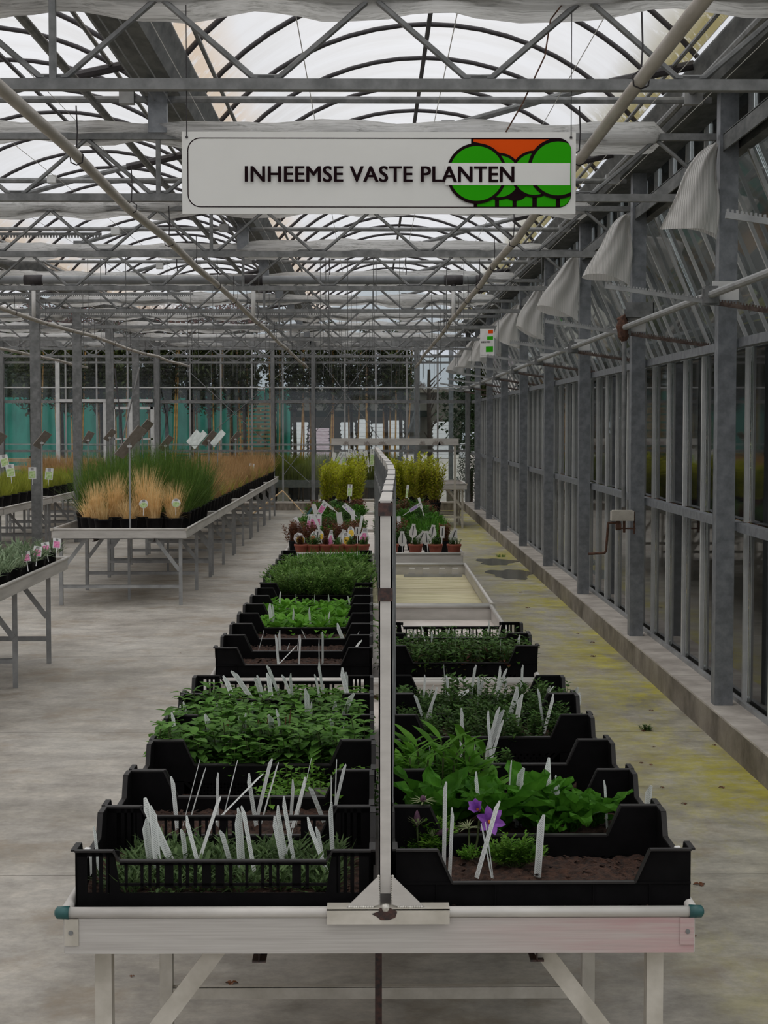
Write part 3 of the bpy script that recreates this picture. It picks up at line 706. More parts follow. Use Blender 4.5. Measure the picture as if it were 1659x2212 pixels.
# ================================================================== BENCHES
def bench(label, x0, x1, y0, y1, zt=.7225, first=False, frames=None, m1=alud, m2=alug, planks=False, fh=.072, up=0):
    t = thing('rolling_bench', label, 'bench', (x0, y0, 0), 0, 'aluminium plant benches')
    w, l = x1 - x0, y1 - y0; r = .0115
    for nm, a, b_ in (('front_rail', (0, 0, zt), (w, 0, zt)), ('back_rail', (0, l, zt), (w, l, zt)), ('side_rail', (0, 0, zt), (0, l, zt)), ('side_rail', (w, 0, zt), (w, l, zt))):
        obj(nm, MB().tube([a, b_], r, 10), alu, t, smooth=True)
    zb = zt - .011; z0 = zb - fh
    obj('front_fascia', MB().box((0, -.004, z0), (w, .002, zb)), fascia1 if first else alu, t)
    obj('back_fascia', MB().box((0, l - .002, z0), (w, l + .004, zb)), alu, t)
    for x in (0, w): obj('side_fascia', MB().box((x - .003, 0, z0), (x + .003, l, zb)), alu, t)
    dz = z0 + .012 + up
    if planks:
        n = 8
        for k in range(n): obj('plank', MB().box((.004, l * k / n + .004, dz - .012), (w - .004, l * (k + 1) / n - .004, dz + rnd.uniform(-.0015, .0015))), deck, t)
    else: obj('tray', MB().box((.003, .003, dz - .008), (w - .003, l - .003, dz)), deckp, t)
    fr = frames or [.09 + k * (l - .2) / 2 for k in range(3)]
    lw = .034
    for y in fr:
        for x in (.065, w - .065):
            obj('leg', MB().box((x - lw / 2, y - .002, 0), (x + lw / 2, y + .002, z0)).box((x - lw / 2 if x > w / 2 else x + lw / 2 - .004, y, 0), (x - lw / 2 + .004 if x > w / 2 else x + lw / 2, y + lw, z0)), m1, t)
        obj('cross_beam', MB().box((.05, y - .003, z0 - .014), (w - .05, y + .03, z0)), m1, t)
        obj('stretcher', MB().box((.08, y + .001, .16), (w - .08, y + .005, .192)).box((.08, y + .001, .19), (w - .08, y + .02, .193)), m1, t)
        for s in (0, 1):
            xa, xb = (.075, .30) if s == 0 else (w - .075, w - .30)
            obj('brace', MB().bar((xa, y - .004, .33), (xb, y - .004, z0 - .012), .004, .036, (0, 0, 1)), m1, t)
    for x in (w * .305, w * .755): obj('beam', MB().box((x - .014, .05, z0 - .036), (x + .014, l - .05, z0 - .032)).box((x - .001, .05, z0 - .036), (x + .001, l - .05, z0)), redtar, t)
    if first:
        for x in (-.003, w + .003):
            s = -1 if x < 0 else 1
            obj('corner_cap', MB().tube([(x - s * .012, 0, zt), (x + s * .012, 0, zt), (x + s * .017, 0, zt)], [.0135, .0125, .006], 12), teal, t, smooth=True)
            xe = .0 if s < 0 else w
            obj('corner_plate', MB().box((min(xe, xe - s * .028), -.007, zb - .055), (max(xe, xe - s * .028), -.004, zb)), alud if s < 0 else fascia1, t)
            b = MB(); b.tube([(xe - s * .013, -.009, zb - .028), (xe - s * .013, -.007, zb - .028)], .0048, 10); obj('screw', b, galvd, t)
        obj('centre_post', MB().box((w / 2 - .008, .52, .0), (w / 2 + .008, .54, z0)), redtar, t)
    else:
        for x in (0, w): obj('corner_cap', MB().box((x - .014, -.013, zt - .013), (x + .014, .013, zt + .012)), alud, t)
    if not first:
        obj('centre_post', MB().box((w / 2 - .012, .62, .0), (w / 2 + .012, .64, z0)), m1, t)
    return t
XL, XR = -.613, .650
bench('nearest centre bench, aluminium with green caps on both front corners', XL, XR, 3.30, 6.27, first=True, frames=[.07, 1.10, 2.1, 2.9])
bench('second centre bench, behind the nearest one, empty tray at right rear', XL, XR, 6.33, 8.92)
bench('third centre bench with bare damp planks on its right half', XL, .662, 8.98, 11.62, planks=True)
bench('fourth centre bench with terracotta pots on its front edge', XL - .03, .69, 12.42, 15.3, zt=.735, up=.045)
bench('fifth centre bench, behind the terracotta pots, with dark small plants', XL - .03, .69, 15.36, 18.3, zt=.735, up=.045)
bench('sixth centre bench carrying the yellow-green shrubs', XL - .03, .72, 18.36, 21.4, zt=.735, up=.045)
bench('small empty bench right of the yellow-green shrubs, near the back wall', .72, 1.58, 27.3, 29.2, zt=.72)
for i in range(5): bench('left aisle bench, %s from the front, carrying grasses and sedges' % ORD[i], -2.975, -1.72, 15.55 + 3.12 * i, 18.63 + 3.12 * i, m1=alug)
bench('bench at the lower left edge with grey-leaved plants', -3.50, -2.225, 9.2, 12.22, m1=alug, frames=[.3, 1.5, 2.62])
for i in range(5): bench('far left bench behind the columns, %s from the front' % ORD[i], -5.75, -4.40, 16.9 + 3.1 * i, 19.95 + 3.1 * i, zt=.70, m1=alug)
# metal bracket left on the third bench
bk = thing('bracket', 'grey metal bracket lying on the third bench behind the bare planks', 'bracket', (.23, 11.45, .652))
obj('base_plate', MB().box((0, -.05, 0), (.40, .05, .006)).box((0, -.05, .006), (.40, -.046, .02)), alug, bk)
for x in (.03, .13, .24, .33):
    b = MB(); b.prism([(x, .006), (x + .05, .006), (x + .045, .06), (x + .005, .06)], -.03, .03); obj('lug', b, alu, bk)

# centre divider made of upright frames
def dx(D):
    K = [(3.30, .030), (4.2, .046), (5.1, .064), (5.8, .074), (6.6, .076), (7.4, .068), (9, .055), (11.5, .040), (15, .02)]
    for (a, xa), (b, xb) in zip(K, K[1:]):
        if D <= b: return xa + (xb - xa) * max(0, D - a) / (b - a)
    return K[-1][1]
dv = [3.30, 3.82, 4.22, 4.62, 5.1, 5.65, 6.36, 6.9, 7.5, 8.1, 8.7, 9.2, 9.8, 10.4, 11.0, 11.5]
for i in range(len(dv) - 1):
    a, b_ = dv[i], dv[i + 1] - .02
    xa, xb = dx(a), dx(b_)
    t = thing('divider_frame', 'upright metal divider frame on the centre bench, %s from the front' % ORD[i], 'divider', (xa, a, 0), 0, 'divider frames along the centre')
    pm = alu if i == 0 else galvd; L = b_ - a; dxx = xb - xa
    obj('upright', MB().box((-.0135, 0, .735 if i else .76), (.0135, .004, 1.548)).box((-.0135, 0, .735), (-.0105, .035, 1.548)).box((.0105, 0, .735), (.0135, .035, 1.548)), pm, t)
    obj('upright', MB().box((dxx - .0135, L - .04, .70), (dxx - .0105, L - .005, 1.53)).box((dxx + .0105, L - .04, .70), (dxx + .0135, L - .005, 1.53)), galvd, t)
    for z, m_ in ((1.535, alu), (1.368, galvd), (.80, galvd)):
        obj('rail', MB().bar((0, .03, z), (dxx, L - .03, z), .024, .026), m_, t)
    for k in range(1, 4):
        f_ = k / 4; obj('bar', MB().box((dxx * f_ - .003, L * f_ - .006, .80), (dxx * f_ + .003, L * f_ + .006, 1.53)), galvd, t)
    if i == 0:
        for z in (1.532, 1.362): obj('burnt_joint', MB().box((-.0145, -.003, z - .013), (.0145, .01, z + .013)), redtar, t)
        obj('foot_angle', MB().box((-.117, -.020, .703), (.128, -.014, .734)).box((-.117, -.020, .731), (.128, .02, .736)), alud, t)
        for s in (-1, 1):
            b = MB(); b.prism([(s * .0135, .742), (s * .0135, .80), (s * .078, .736), (s * .035, .736)][::s], -.016, -.011); obj('gusset', b, alu, t)
            w1 = MB(); w2 = MB()
            for k in range(11): w1.lathe([(.0001, .0028), (.003, .0012), (.0032, -.001), (.002, -.003)], 6, (s * .0142, -.013, .753 + k * .0046))
            for k in range(11): w2.lathe([(.0001, .003), (.003, .0012), (.0032, -.001), (.002, -.003)], 6, (s * (.026 + k * .0046), -.017, .7375))
            obj('weld', w1, weld, t, smooth=True); obj('weld', w2, weld, t, smooth=True)
        obj('scorch', MB().lathe([(.0001, .008), (.007, .006), (.009, 0), (.006, -.007)], 10, (.0, -.018, .737)), weld, t, smooth=True)
        b = MB(); b.add([(-.02 + .022 * math.cos(k * .52) * (1 + .3 * math.sin(k * 2.3)) + .02, -.0206, .724 + .013 * math.sin(k * .52) * (1 + .2 * math.cos(k * 3))) for k in range(12)], [list(range(12))]); obj('burn_mark', b, redtar, t)

# raised cross rack far behind the shrubs
cr2 = thing('cross_rack', 'weathered white board on two posts across the aisle behind the shrubs', 'rack', (0, 24.0, 0))
obj('board', MB().box((-.56, 0, 1.40), (1.27, .03, 1.50)), alu, cr2)
for k, x in enumerate((-.35, -.05, .17, .75, .95, 1.02)):
    b = MB(); r = random.Random(k); w_ = .10 if k not in (2, 4) else .14
    n_ = 12; P = [(x + w_ / 2 * math.cos(PI * j / n_) * (1 if j % 2 else .75), -.001, 1.402 + (.045 + .03 * (j % 2)) * math.sin(PI * j / n_)) for j in range(n_ + 1)]
    b.add(P, [list(range(n_ + 1))]); obj('paint_peel', b, pmat('peel', (.20, .17, .15), (.42, .38, .35), 60, .8) if k == 0 else bpy.data.materials['peel'], cr2)
for x in (-.54, 1.22): obj('post', MB().box((x - .015, .03, 0), (x + .015, .06, 1.48)), alud, cr2)
obj('wire', MB().tube([(-4.2, 0, 1.40), (1.6, 0, 1.40)], .004, 5), galvd, cr2)

# ================================================================== CRATES
CW, CDp, CH = .60, .385, .185
def wallprof(w, h, hl, e, s): return [(0, 0), (w, 0), (w, h), (w - e, h), (w - e - s, hl), (e + s, hl), (e, h), (0, h)]
def crate_parts(kind):
    slot = kind == 'slot'; h = CH; hl = .165 if slot else .118; e = .078 if slot else .084; s = .012 if slot else .030
    b = MB(); rim = MB()
    for yy in (0, CDp):
        y0, y1 = (yy, yy + .004) if yy == 0 else (yy - .004, yy)
        if slot:
            b.box((0, y0, 0), (CW, y1, .098)); b.box((0, y0, .098), (.024, y1, h)); b.box((CW - .024, y0, .098), (CW, y1, h))
            for i_ in (0, 1):
                X = lambda v: v if i_ == 0 else CW - v
                for k in range(3): b.box((min(X(.034 + k * .014), X(.042 + k * .014)), y0, .098), (max(X(.034 + k * .014), X(.042 + k * .014)), y1, h))
                b.prism([(X(.066), .098), (X(.066), h), (X(.078), h), (X(.092), .098)], y0, y1)
                b.box((min(X(.0), X(.09)), y0, h - .012), (max(X(.0), X(.09)), y1, h))
            x = .10; r = random.Random(1)
            while x < CW - .11:
                w_ = r.choice((.006, .007, .018)); b.box((x, y0, .108), (x + w_, y1, hl)); x += w_ + r.choice((.009, .010, .026))
            b.box((.09, y0, hl - .010), (CW - .09, y1, hl)); b.box((.09, y0, .112), (CW - .09, y1, .118))
        else:
            b.prism([(x, z + .072) for x, z in wallprof(CW, h - .072, hl - .072, e, s)], y0, y1); b.box((0, y0, 0), (CW, y1, .022))
            b.box((0, y0, .02), (.085, y1, .075)); b.box((CW - .085, y0, .02), (CW, y1, .075))
            for k in range(-3, 25):
                x = .085 + k * .0185
                for d_ in (1, -1):
                    xa, xb = (x, x + .055) if d_ > 0 else (x + .055, x)
                    za, zb = .020, .075
                    for (lo_, hi_) in ((.085, CW - .085),):
                        if min(xa, xb) < lo_ - .0 or max(xa, xb) > hi_: continue
                        b.bar((xa, (y0 + y1) / 2, za), (xb, (y0 + y1) / 2, zb), .003, .0075, (0, 0, 1))
            yo = y0 - .003 if yy == 0 else y1
            for x in (.08, .2, .40, .515): b.box((x, yo, .0), (x + .003, yo + .003, .118))
            b.box((0, yo, .114), (CW, yo + .003, .119))
        # rim flange
        yo0, yo1 = (y0 - .007, y1) if yy == 0 else (y0, y1 + .0)
        P = wallprof(CW, h, hl, e, s)[2:] ; P = [(CW, h)] + P[1:]
        for (xa, za), (xb, zb) in zip(P, P[1:]): rim.bar((xa, (yo0 + yo1) / 2, za), (xb, (yo0 + yo1) / 2, zb), yo1 - yo0 + .002, .004, (0, 0, 1))
    for xx in (0, CW):
        x0, x1 = (xx, xx + .004) if xx == 0 else (xx - .004, xx); n_ = len(b.v)
        prof = [(0, 0), (CDp, 0), (CDp, h), (CDp - .06, h), (CDp - .085, h - .05), (.085, h - .05), (.06, h), (0, h)]
        b.add([(x0, y, z) for y, z in prof] + [(x1, y, z) for y, z in prof], [list(range(8)), list(range(15, 7, -1))] + [(i, i + 8, (i + 1) % 8 + 8, (i + 1) % 8) for i in range(8)])
        P = prof[2:]
        for (ya, za), (yb, zb) in zip(P, P[1:]):
            xm = x0 - .003 if xx == 0 else x1 + .003
            rim.bar((xm, ya, za), (xm, yb, zb), .012, .004, (0, 0, 1))
        for y in (.06, .13, .25, .32): b.box((x0 - .004 if xx == 0 else x1, y, 0), (x0 if xx == 0 else x1 + .004, y + .003, h - .055))
    bot = MB().box((.004, .004, .0), (CW - .004, CDp - .004, .006))
    return b.mesh('crate_body', black), rim.mesh('crate_rim', blackrim), bot.mesh('crate_bottom', black)
CP = {k: crate_parts(k) for k in ('slot', 'lattice')}
ZC = .6515
soilg = {}
def soil_mesh(seed, w=CW - .012, l=CDp - .012, nx=46, ny=28, amp=.007):
    r = random.Random(seed); b = MB(); base = 0
    for j in range(ny + 1):
        for i in range(nx + 1):
            x = w * i / nx; y = l * j / ny
            z = amp * (math.sin(x * 31 + seed) * math.cos(y * 27 + seed * 2) * .5 + r.uniform(-.7, .7))
            b.v.append((x, y, z))
    for j in range(ny):
        for i in range(nx):
            p = j * (nx + 1) + i; b.f.append([p, p + 1, p + nx + 2, p + nx + 1]); b.m.append(0)
    for k in range(260):     # bark chips
        x, y = r.uniform(.01, w - .01), r.uniform(.01, l - .01); a = r.uniform(0, 6.3); s_ = r.uniform(.003, .009)
        p = Vector((x, y, .003 + r.uniform(0, .004))); d = Vector((math.cos(a), math.sin(a), r.uniform(-.4, .6))) * s_; q = Vector((-math.sin(a), math.cos(a), r.uniform(-.3, .5))) * s_ * .5
        b.add([p - d - q, p + d - q, p + d + q, p - d + q], [(0, 1, 2, 3)])
    return b.mesh('soil', soil)
SOIL = [soil_mesh(i) for i in range(3)]
SIDE = {'L': 'left', 'R': 'right'}
CR = {}
def crate(side, i, y, kind, soil_h=.088, band=None, what='', soiled=True, tilt=0):
    x = (-.598 if side == 'L' else .052) + rnd.uniform(-.003, .003)
    lab = 'black %s plastic crate, %s from the front, %s of the divider%s' % ('slotted' if kind == 'slot' else 'latticed', ORD[i], SIDE[side], what)
    t = thing('plastic_crate', lab, 'crate', (x, y, ZC), R(rnd.uniform(-.4, .4)), 'black crates on the centre benches')
    for nm, me in zip(('body', 'rim', 'bottom'), CP[kind]): obj(nm, me, None, t)
    if band is not None:
        xb = 0 if side == 'L' else CW
        P = [(-.008, -.01), (-.010, .012), (-.004, .022), (.006, .021), (.010, .008), (.011, -.03)]
        b = MB()
        for (ya, yb) in ((.11, .145),):
            pts = [(xb + (px if side == 'L' else -px), pz + CH - .052) for px, pz in P]
            for (xa, za), (xc, zc) in zip(pts, pts[1:]): b.bar((xa, (ya + yb) / 2, za), (xc, (ya + yb) / 2, zc), yb - ya, .0008, (0, 0, 1)) if abs(xa - xc) > abs(za - zc) else b.bar((xa, (ya + yb) / 2, za), (xc, (ya + yb) / 2, zc), yb - ya, .0008, (1, 0, 0))
        obj('paper_band', b, white, t)
    if soiled:
        s = obj('potting_soil', SOIL[i % 3], None, None, (x + .006, y + .006, ZC + soil_h)); tag(s, 'brown potting soil filling the %s crate from the front, %s of the divider' % (ORD[i], SIDE[side]), 'soil', kind='stuff')
    CR[side, i] = (x, y, ZC + soil_h); return t

# ================================================================== PLANTS
L_dark = leafmat('grey_green_narrow_leaf', (.030, .065, .020), (.130, .200, .075), 40)
L_mint = leafmat('mint_leaf', (.035, .110, .015), (.150, .320, .055), 22)
L_lemon = leafmat('bright_soft_leaf', (.060, .170, .015), (.190, .380, .050), 22)
L_strw = leafmat('strawberry_leaf', (.035, .110, .010), (.130, .280, .035), 22, dead=(.13, .055, .03))
L_ros = leafmat('rosette_leaf', (.050, .170, .012), (.170, .400, .040), 16)
L_prim = leafmat('crinkled_big_leaf', (.025, .110, .008), (.090, .260, .025), 24, .35)
L_lance = leafmat('lanceolate_leaf', (.050, .170, .012), (.170, .380, .045), 14, .35)
L_feath = leafmat('feathery_leaf', (.045, .13, .02), (.24, .38, .10), 24)
L_puls = leafmat('pulsatilla_leaf', (.050, .160, .015), (.200, .380, .050), 24)
L_thyme = leafmat('thyme_leaf', (.022, .065, .014), (.100, .190, .045), 34)
L_red = leafmat('dark_red_green_leaf', (.025, .080, .012), (.100, .200, .035), 26, dead=(.11, .035, .025))
L_grassy = leafmat('grassy_green_leaf', (.035, .130, .012), (.110, .270, .030), 20)
L_straw = leafmat('dry_straw_blade', (.600, .400, .160), (.950, .750, .420), 12, .3, .35)
L_rush = leafmat('green_rush_blade', (.045, .100, .015), (.150, .250, .050), 8, .25, .4)
L_sedge = leafmat('brown_sedge_blade', (.280, .160, .070), (.580, .380, .180), 10, .3, .5)
L_ysedge = leafmat('yellow_green_sedge', (.160, .200, .020), (.420, .440, .070), 10, .3, .5)
L_yel = leafmat('yellow_green_shrub_leaf', (.260, .320, .015), (.620, .620, .050), 7, .4, .5)
L_orsh = leafmat('orange_green_shrub_leaf', (.220, .260, .020), (.520, .500, .050), 7, .4, .5, dead=(.20, .08, .03))
L_grey = leafmat('silver_grey_leaf', (.100, .160, .080), (.320, .400, .260), 20)
L_small = leafmat('small_alpine_leaf', (.030, .100, .020), (.130, .240, .050), 20)
L_heath = leafmat('reddish_brown_heather', (.090, .035, .020), (.240, .100, .050), 20)
stemm = leafmat('green_stem', (.06, .09, .03), (.12, .15, .06), 20, .1)
stalk = leafmat('dry_stalk', (.10, .05, .025), (.25, .14, .07), 20, .05)

def g_narrow(r, H=.07):
    b = MB()
    for k in range(70):
        a = r.uniform(0, 6.3); d = r.uniform(0, .045); p = (d * math.cos(a), d * math.sin(a), r.uniform(0, .02))
        b.leaf(p, a + r.uniform(-.8, .8), r.uniform(.3, 1.35), r.uniform(.03, .055), r.uniform(.005, .009), r.uniform(-.3, .8), 2)
    for k in range(7):
        a = r.uniform(0, 6.3); x, y = .03 * math.cos(a), .03 * math.sin(a); h = r.uniform(.02, .06)
        for j in range(9): b.leaf((x, y, h * j / 9), j * 2.4, .8, .03, .006, .4, 2)
    return b
def g_opp(r, H=.09, n=7, LW=(.034, .020), spread=.05, pairs=5, lv=3):
    b = MB(); st = MB()
    for k in range(n):
        a = r.uniform(0, 6.3); d = spread * math.sqrt(r.random()); x, y = d * math.cos(a), d * math.sin(a); h = H * r.uniform(.55, 1.1)
        lx, ly = r.uniform(-.02, .02), r.uniform(-.02, .02); b.mi = 1
        b.tube([(x, y, 0), (x + lx, y + ly, h)], .0012, 4, False); b.mi = 0
        for j in range(pairs):
            f = (j + 1) / pairs; s_ = r.uniform(.8, 1.15) * (1 - .35 * max(0, f - .6)); c = (x + lx * f, y + ly * f, h * f)
            for q in (0, 1): b.leaf(c, j * PI / 2 + q * PI + r.uniform(-.5, .5), r.uniform(.1, .75), LW[0] * s_, LW[1] * s_, r.uniform(.3, 1.0), lv)
    return b
def g_trifol(r):
    b = MB()
    for k in range(20):
        a = r.uniform(0, 6.3); el = r.uniform(.4, 1.3); L = r.uniform(.03, .075); tip = Vector((L * math.cos(a) * math.cos(el), L * math.sin(a) * math.cos(el), L * math.sin(el) + .01))
        b.mi = 1; b.tube([(0, 0, 0), tip], .0009, 3, False); b.mi = 0
        for q in (-1.2, 0, 1.2): b.leaf(tip, a + q, r.uniform(-.1, .4), .024, .022, .5, 3)
    return b
def g_rosette(r, L=.10, W_=.026, n=20):
    b = MB()
    for k in range(n):
        f = k / n; b.leaf((0, 0, .005), k * 2.4, .35 + 1.0 * f + r.uniform(-.15, .15), L * r.uniform(.75, 1.1) * (1 - .25 * f), W_ * r.uniform(.8, 1.1), r.uniform(.4, 1.1), 5, .35, .6)
    return b
def g_prim(r):
    b = MB()
    for k in range(13):
        az = k * 2.4 + r.uniform(-.3, .3); el = r.uniform(.85, 1.45); L = r.uniform(.08, .15); Wd = r.uniform(.034, .048); n = 9
        hx, hy = math.cos(az), math.sin(az); sd = Vector((-hy, hx, 0)); c = Vector((0, 0, 0)); e_ = el; base = len(b.v); dr = r.uniform(.3, 1.2)
        for i in range(n + 1):
            t = i / n; w = Wd / 2 * (.25 + .75 * math.sin(min(1, t / .6) * PI / 2)) * (1 if t < .75 else math.cos((t - .75) / .25 * PI / 2) * .9 + .06) * (1 + .12 * math.sin(i * 2.6 + k))
            nn = Vector((-hx * math.sin(e_), -hy * math.sin(e_), math.cos(e_)))
            wv = .006 * math.sin(i * 1.9 + k)
            b.v += [tuple(c - sd * w + nn * (w * .45 + wv)), tuple(c - sd * w * .5 + nn * (w * .05 - wv)), tuple(c), tuple(c + sd * w * .5 + nn * (w * .05 + wv)), tuple(c + sd * w + nn * (w * .45 - wv))]
            e_ -= dr / n; c = c + Vector((hx * math.cos(e_), hy * math.cos(e_), math.sin(e_))) * (L / n)
        for i in range(n):
            for q in range(4):
                a = base + i * 5 + q; b.f.append([a, a + 1, a + 6, a + 5]); b.m.append(0)
    return b
def g_lance(r):
    b = MB()
    for k in range(6):
        a = r.uniform(0, 6.3); d = r.uniform(0, .035); x, y = d * math.cos(a), d * math.sin(a); h = r.uniform(.06, .13); b.mi = 1; b.tube([(x, y, 0), (x * 1.5, y * 1.5, h)], .002, 5, False); b.mi = 0
        for j in range(11): f = (j + 1) / 11; b.leaf((x * (1 + .5 * f), y * (1 + .5 * f), h * f), j * 2.4, .25 + .7 * f, .066 * r.uniform(.7, 1.1), .016, .6, 4)
    return b
def g_feather(r, H=.10, n=22, R_=.05, tiny=.009):
    b = MB()
    for k in range(n):
        a = r.uniform(0, 6.3); el = r.uniform(.5, 1.4); L = H * r.uniform(.6, 1.1); c = Vector((0, 0, 0)); b.mi = 1
        tip = Vector((L * math.cos(a) * math.cos(el), L * math.sin(a) * math.cos(el), L * math.sin(el))); b.tube([(0, 0, 0), tip], .0009, 3, False); b.mi = 0
        for j in range(7):
            f = .45 + .55 * j / 6; c = tip * f
            for s_ in (-1, 1):
                a2 = a + s_ * r.uniform(.6, 1.2)
                for q in range(3): b.leaf(c + Vector((math.cos(a2), math.sin(a2), .4)) * tiny * (q * .9), a2 + r.uniform(-.8, .8), r.uniform(0, 1), tiny * 1.7, tiny * .8, .5, 1)
    return b
def g_thyme(r, H=.07, n=12, red=False):
    b = MB()
    for k in range(n):
        a = r.uniform(0, 6.3); d = r.uniform(0, .045); x, y = d * math.cos(a), d * math.sin(a); h = H * r.uniform(.5, 1.25); tx, ty = x + r.uniform(-.025, .025), y + r.uniform(-.025, .025)
        b.mi = 1; b.tube([(x, y, 0), (tx, ty, h)], .0009, 3, False); b.mi = 0
        for j in range(9):
            f = (j + 1) / 9
            for q in (0, 1): b.leaf((x + (tx - x) * f, y + (ty - y) * f, h * f), j * PI / 2 + q * PI + r.uniform(-.4, .4), r.uniform(.1, .8), .018, .011, .4, 1)
    return b
def g_blades(r, n=120, L=.3, W_=.004, R_=.06, lean=.5, droop=.7, seg=4, zmin=0):
    b = MB()
    for k in range(n):
        a = r.uniform(0, 6.3); d = R_ * math.sqrt(r.random()); b.blade((d * math.cos(a), d * math.sin(a), 0), a + r.uniform(-.9, .9), PI / 2 - abs(r.gauss(0, lean)), L * r.uniform(.55, 1.1), W_ * r.uniform(.6, 1.3), droop * r.random() ** 1.5, seg)
    return b
def g_shrub(r, H=.42, n=20, R_=.10):
    b = MB()
    for k in range(n):
        a = r.uniform(0, 6.3); d = R_ * math.sqrt(r.random()); x, y = d * math.cos(a) * .5, d * math.sin(a) * .5; tx, ty = d * math.cos(a) * 1.25, d * math.sin(a) * 1.25; h = H * r.uniform(.7, 1.08); b.mi = 1
        b.tube([(x, y, 0), (tx, ty, h)], .0015, 3, False); b.mi = 0
        for j in range(26): f = .12 + .88 * j / 25; b.leaf((x + (tx - x) * f, y + (ty - y) * f, h * f), j * 2.4 + r.random(), r.uniform(.2, 1.0), .052, .024, .4, 1)
    return b
PROTO = {}
def proto(key, gen, mats, nv=3, **kw):
    PROTO[key] = [gen(random.Random(hash_(key) + i), **kw).mesh(key, mats) for i in range(nv)]
def hash_(s): return sum((i + 1) * ord(c) for i, c in enumerate(s)) % 9973
proto('narrow', g_narrow, [L_dark, stemm])
proto('mint', g_opp, [L_mint, stemm], H=.10, n=9, LW=(.042, .027))
proto('lemon', g_opp, [L_lemon, stemm], H=.075, n=14, LW=(.022, .014), spread=.05, pairs=5, lv=2)
proto('strawberry', g_trifol, [L_strw, stemm])
proto('rosette', g_rosette, [L_ros])
proto('primrose', g_prim, [L_prim], nv=4)
proto('lance', g_lance, [L_lance, stemm])
proto('feather', g_feather, [L_feath, stemm], H=.10, n=26)
proto('feather_small', g_feather, [L_grassy, stemm], H=.07, n=20, tiny=.011)
proto('puls', g_feather, [L_puls, stemm], H=.085, n=22, tiny=.0085)
proto('puls_s', g_feather, [L_puls, stemm], H=.055, n=10, tiny=.0085)
proto('thyme', g_thyme, [L_thyme, stemm], H=.075, n=16)
proto('redleaf', g_opp, [L_red, stemm], H=.09, n=10, LW=(.030, .017), spread=.06, pairs=5, lv=2)
proto('carnation', g_blades, [L_grassy], n=70, L=.10, W_=.005, R_=.05, lean=.5, droop=.8, seg=2)
proto('straw', g_blades, [L_straw], n=330, L=.50, W_=.0055, R_=.075, lean=.20, droop=.55, seg=4)
proto('strawlow', g_blades, [L_straw], n=160, L=.36, W_=.006, R_=.08, lean=.45, droop=1.5, seg=5)
proto('strawcone', g_blades, [L_straw], n=90, L=.17, W_=.008, R_=.04, lean=.28, droop=.1, seg=2)
proto('rush', g_blades, [L_rush], n=190, L=.62, W_=.006, R_=.09, lean=.36, droop=.35, seg=4)
proto('sedge', g_blades, [L_sedge], n=150, L=.34, W_=.006, R_=.09, lean=.28, droop=.4, seg=3)
proto('ysedge', g_blades, [L_ysedge], n=130, L=.20, W_=.006, R_=.08, lean=.35, droop=.5, seg=3)
proto('yshrub', g_shrub, [L_yel, stalk])
proto('oshrub', g_shrub, [L_orsh, stalk])
proto('silver', g_narrow, [L_grey, stemm])
proto('alpine', g_thyme, [L_small, stemm], H=.06, n=18)
proto('heather', g_thyme, [L_heath, stalk], H=.08, n=18)

def plant(key, loc, label, group, sc=1, name='potted_plant', cat='plant'):
    o = bpy.data.objects.new(name, rnd.choice(PROTO[key])); link(o)
    o.location = loc; o.rotation_euler = (0, 0, rnd.uniform(0, 6.3)); s = sc * rnd.uniform(.88, 1.14); o.scale = (s, s, s * rnd.uniform(.9, 1.1))
    return tag(o, label, cat, group)
def fill(side, i, key, desc, nx, ny, x0=.06, x1=.54, y0=.06, y1=.32, sc=1, jit=.012, skip=()):
    cx, cy, z = CR[side, i]; n = 0
    for b in range(ny):
        for a in range(nx):
            if (a, b) in skip: continue
            x = x0 + (x1 - x0) * a / max(1, nx - 1); y = y0 + (y1 - y0) * b / max(1, ny - 1); n += 1
            lab = '%s, %s %s crate, %s row, %s from left' % (desc, ORD[i], SIDE[side], ORD[b], ORD[a])
            plant(key, (cx + x + rnd.uniform(-jit, jit), cy + y + rnd.uniform(-jit, jit), z - .006), lab, '%s in the %s %s crate' % (desc, ORD[i], SIDE[side]), sc, name={'narrow': 'narrow_leaved_herb', 'lemon': 'bushy_herb', 'mint': 'leafy_herb', 'strawberry': 'strawberry_plant', 'rosette': 'rosette_plant', 'feather': 'feathery_herb', 'feather_small': 'fine_herb', 'carnation': 'grassy_plant', 'lance': 'lanceolate_plant', 'thyme': 'thyme_plant', 'redleaf': 'reddish_herb'}[key])

# crates left
pitch = .395
for i in range(6):
    crate('L', i, 3.345 + pitch * i, 'slot' if i in (0, 5) else 'lattice', band=i == 0 or None, soil_h=.085 if i < 2 else .035 if i == 2 else .08, what={0: ', white paper band'}.get(i, ''), soiled=True)
for i in range(6, 12): crate('L', i, 6.42 + pitch * (i - 6), 'lattice')
for i in range(12, 18): crate('L', i, 9.05 + pitch * (i - 12), 'lattice')
# crates right
for i in range(6): crate('R', i, 3.345 + pitch * i, 'lattice', band=True if i in (0, 2) else None, soil_h=.07 if i in (0,) else .04 if i in (2, 3) else .08, what={0: ', purple flowers inside', 2: ', half empty'}.get(i, ''))
crate('R', 6, 6.47, 'lattice'); crate('R', 7, 6.865, 'slot')

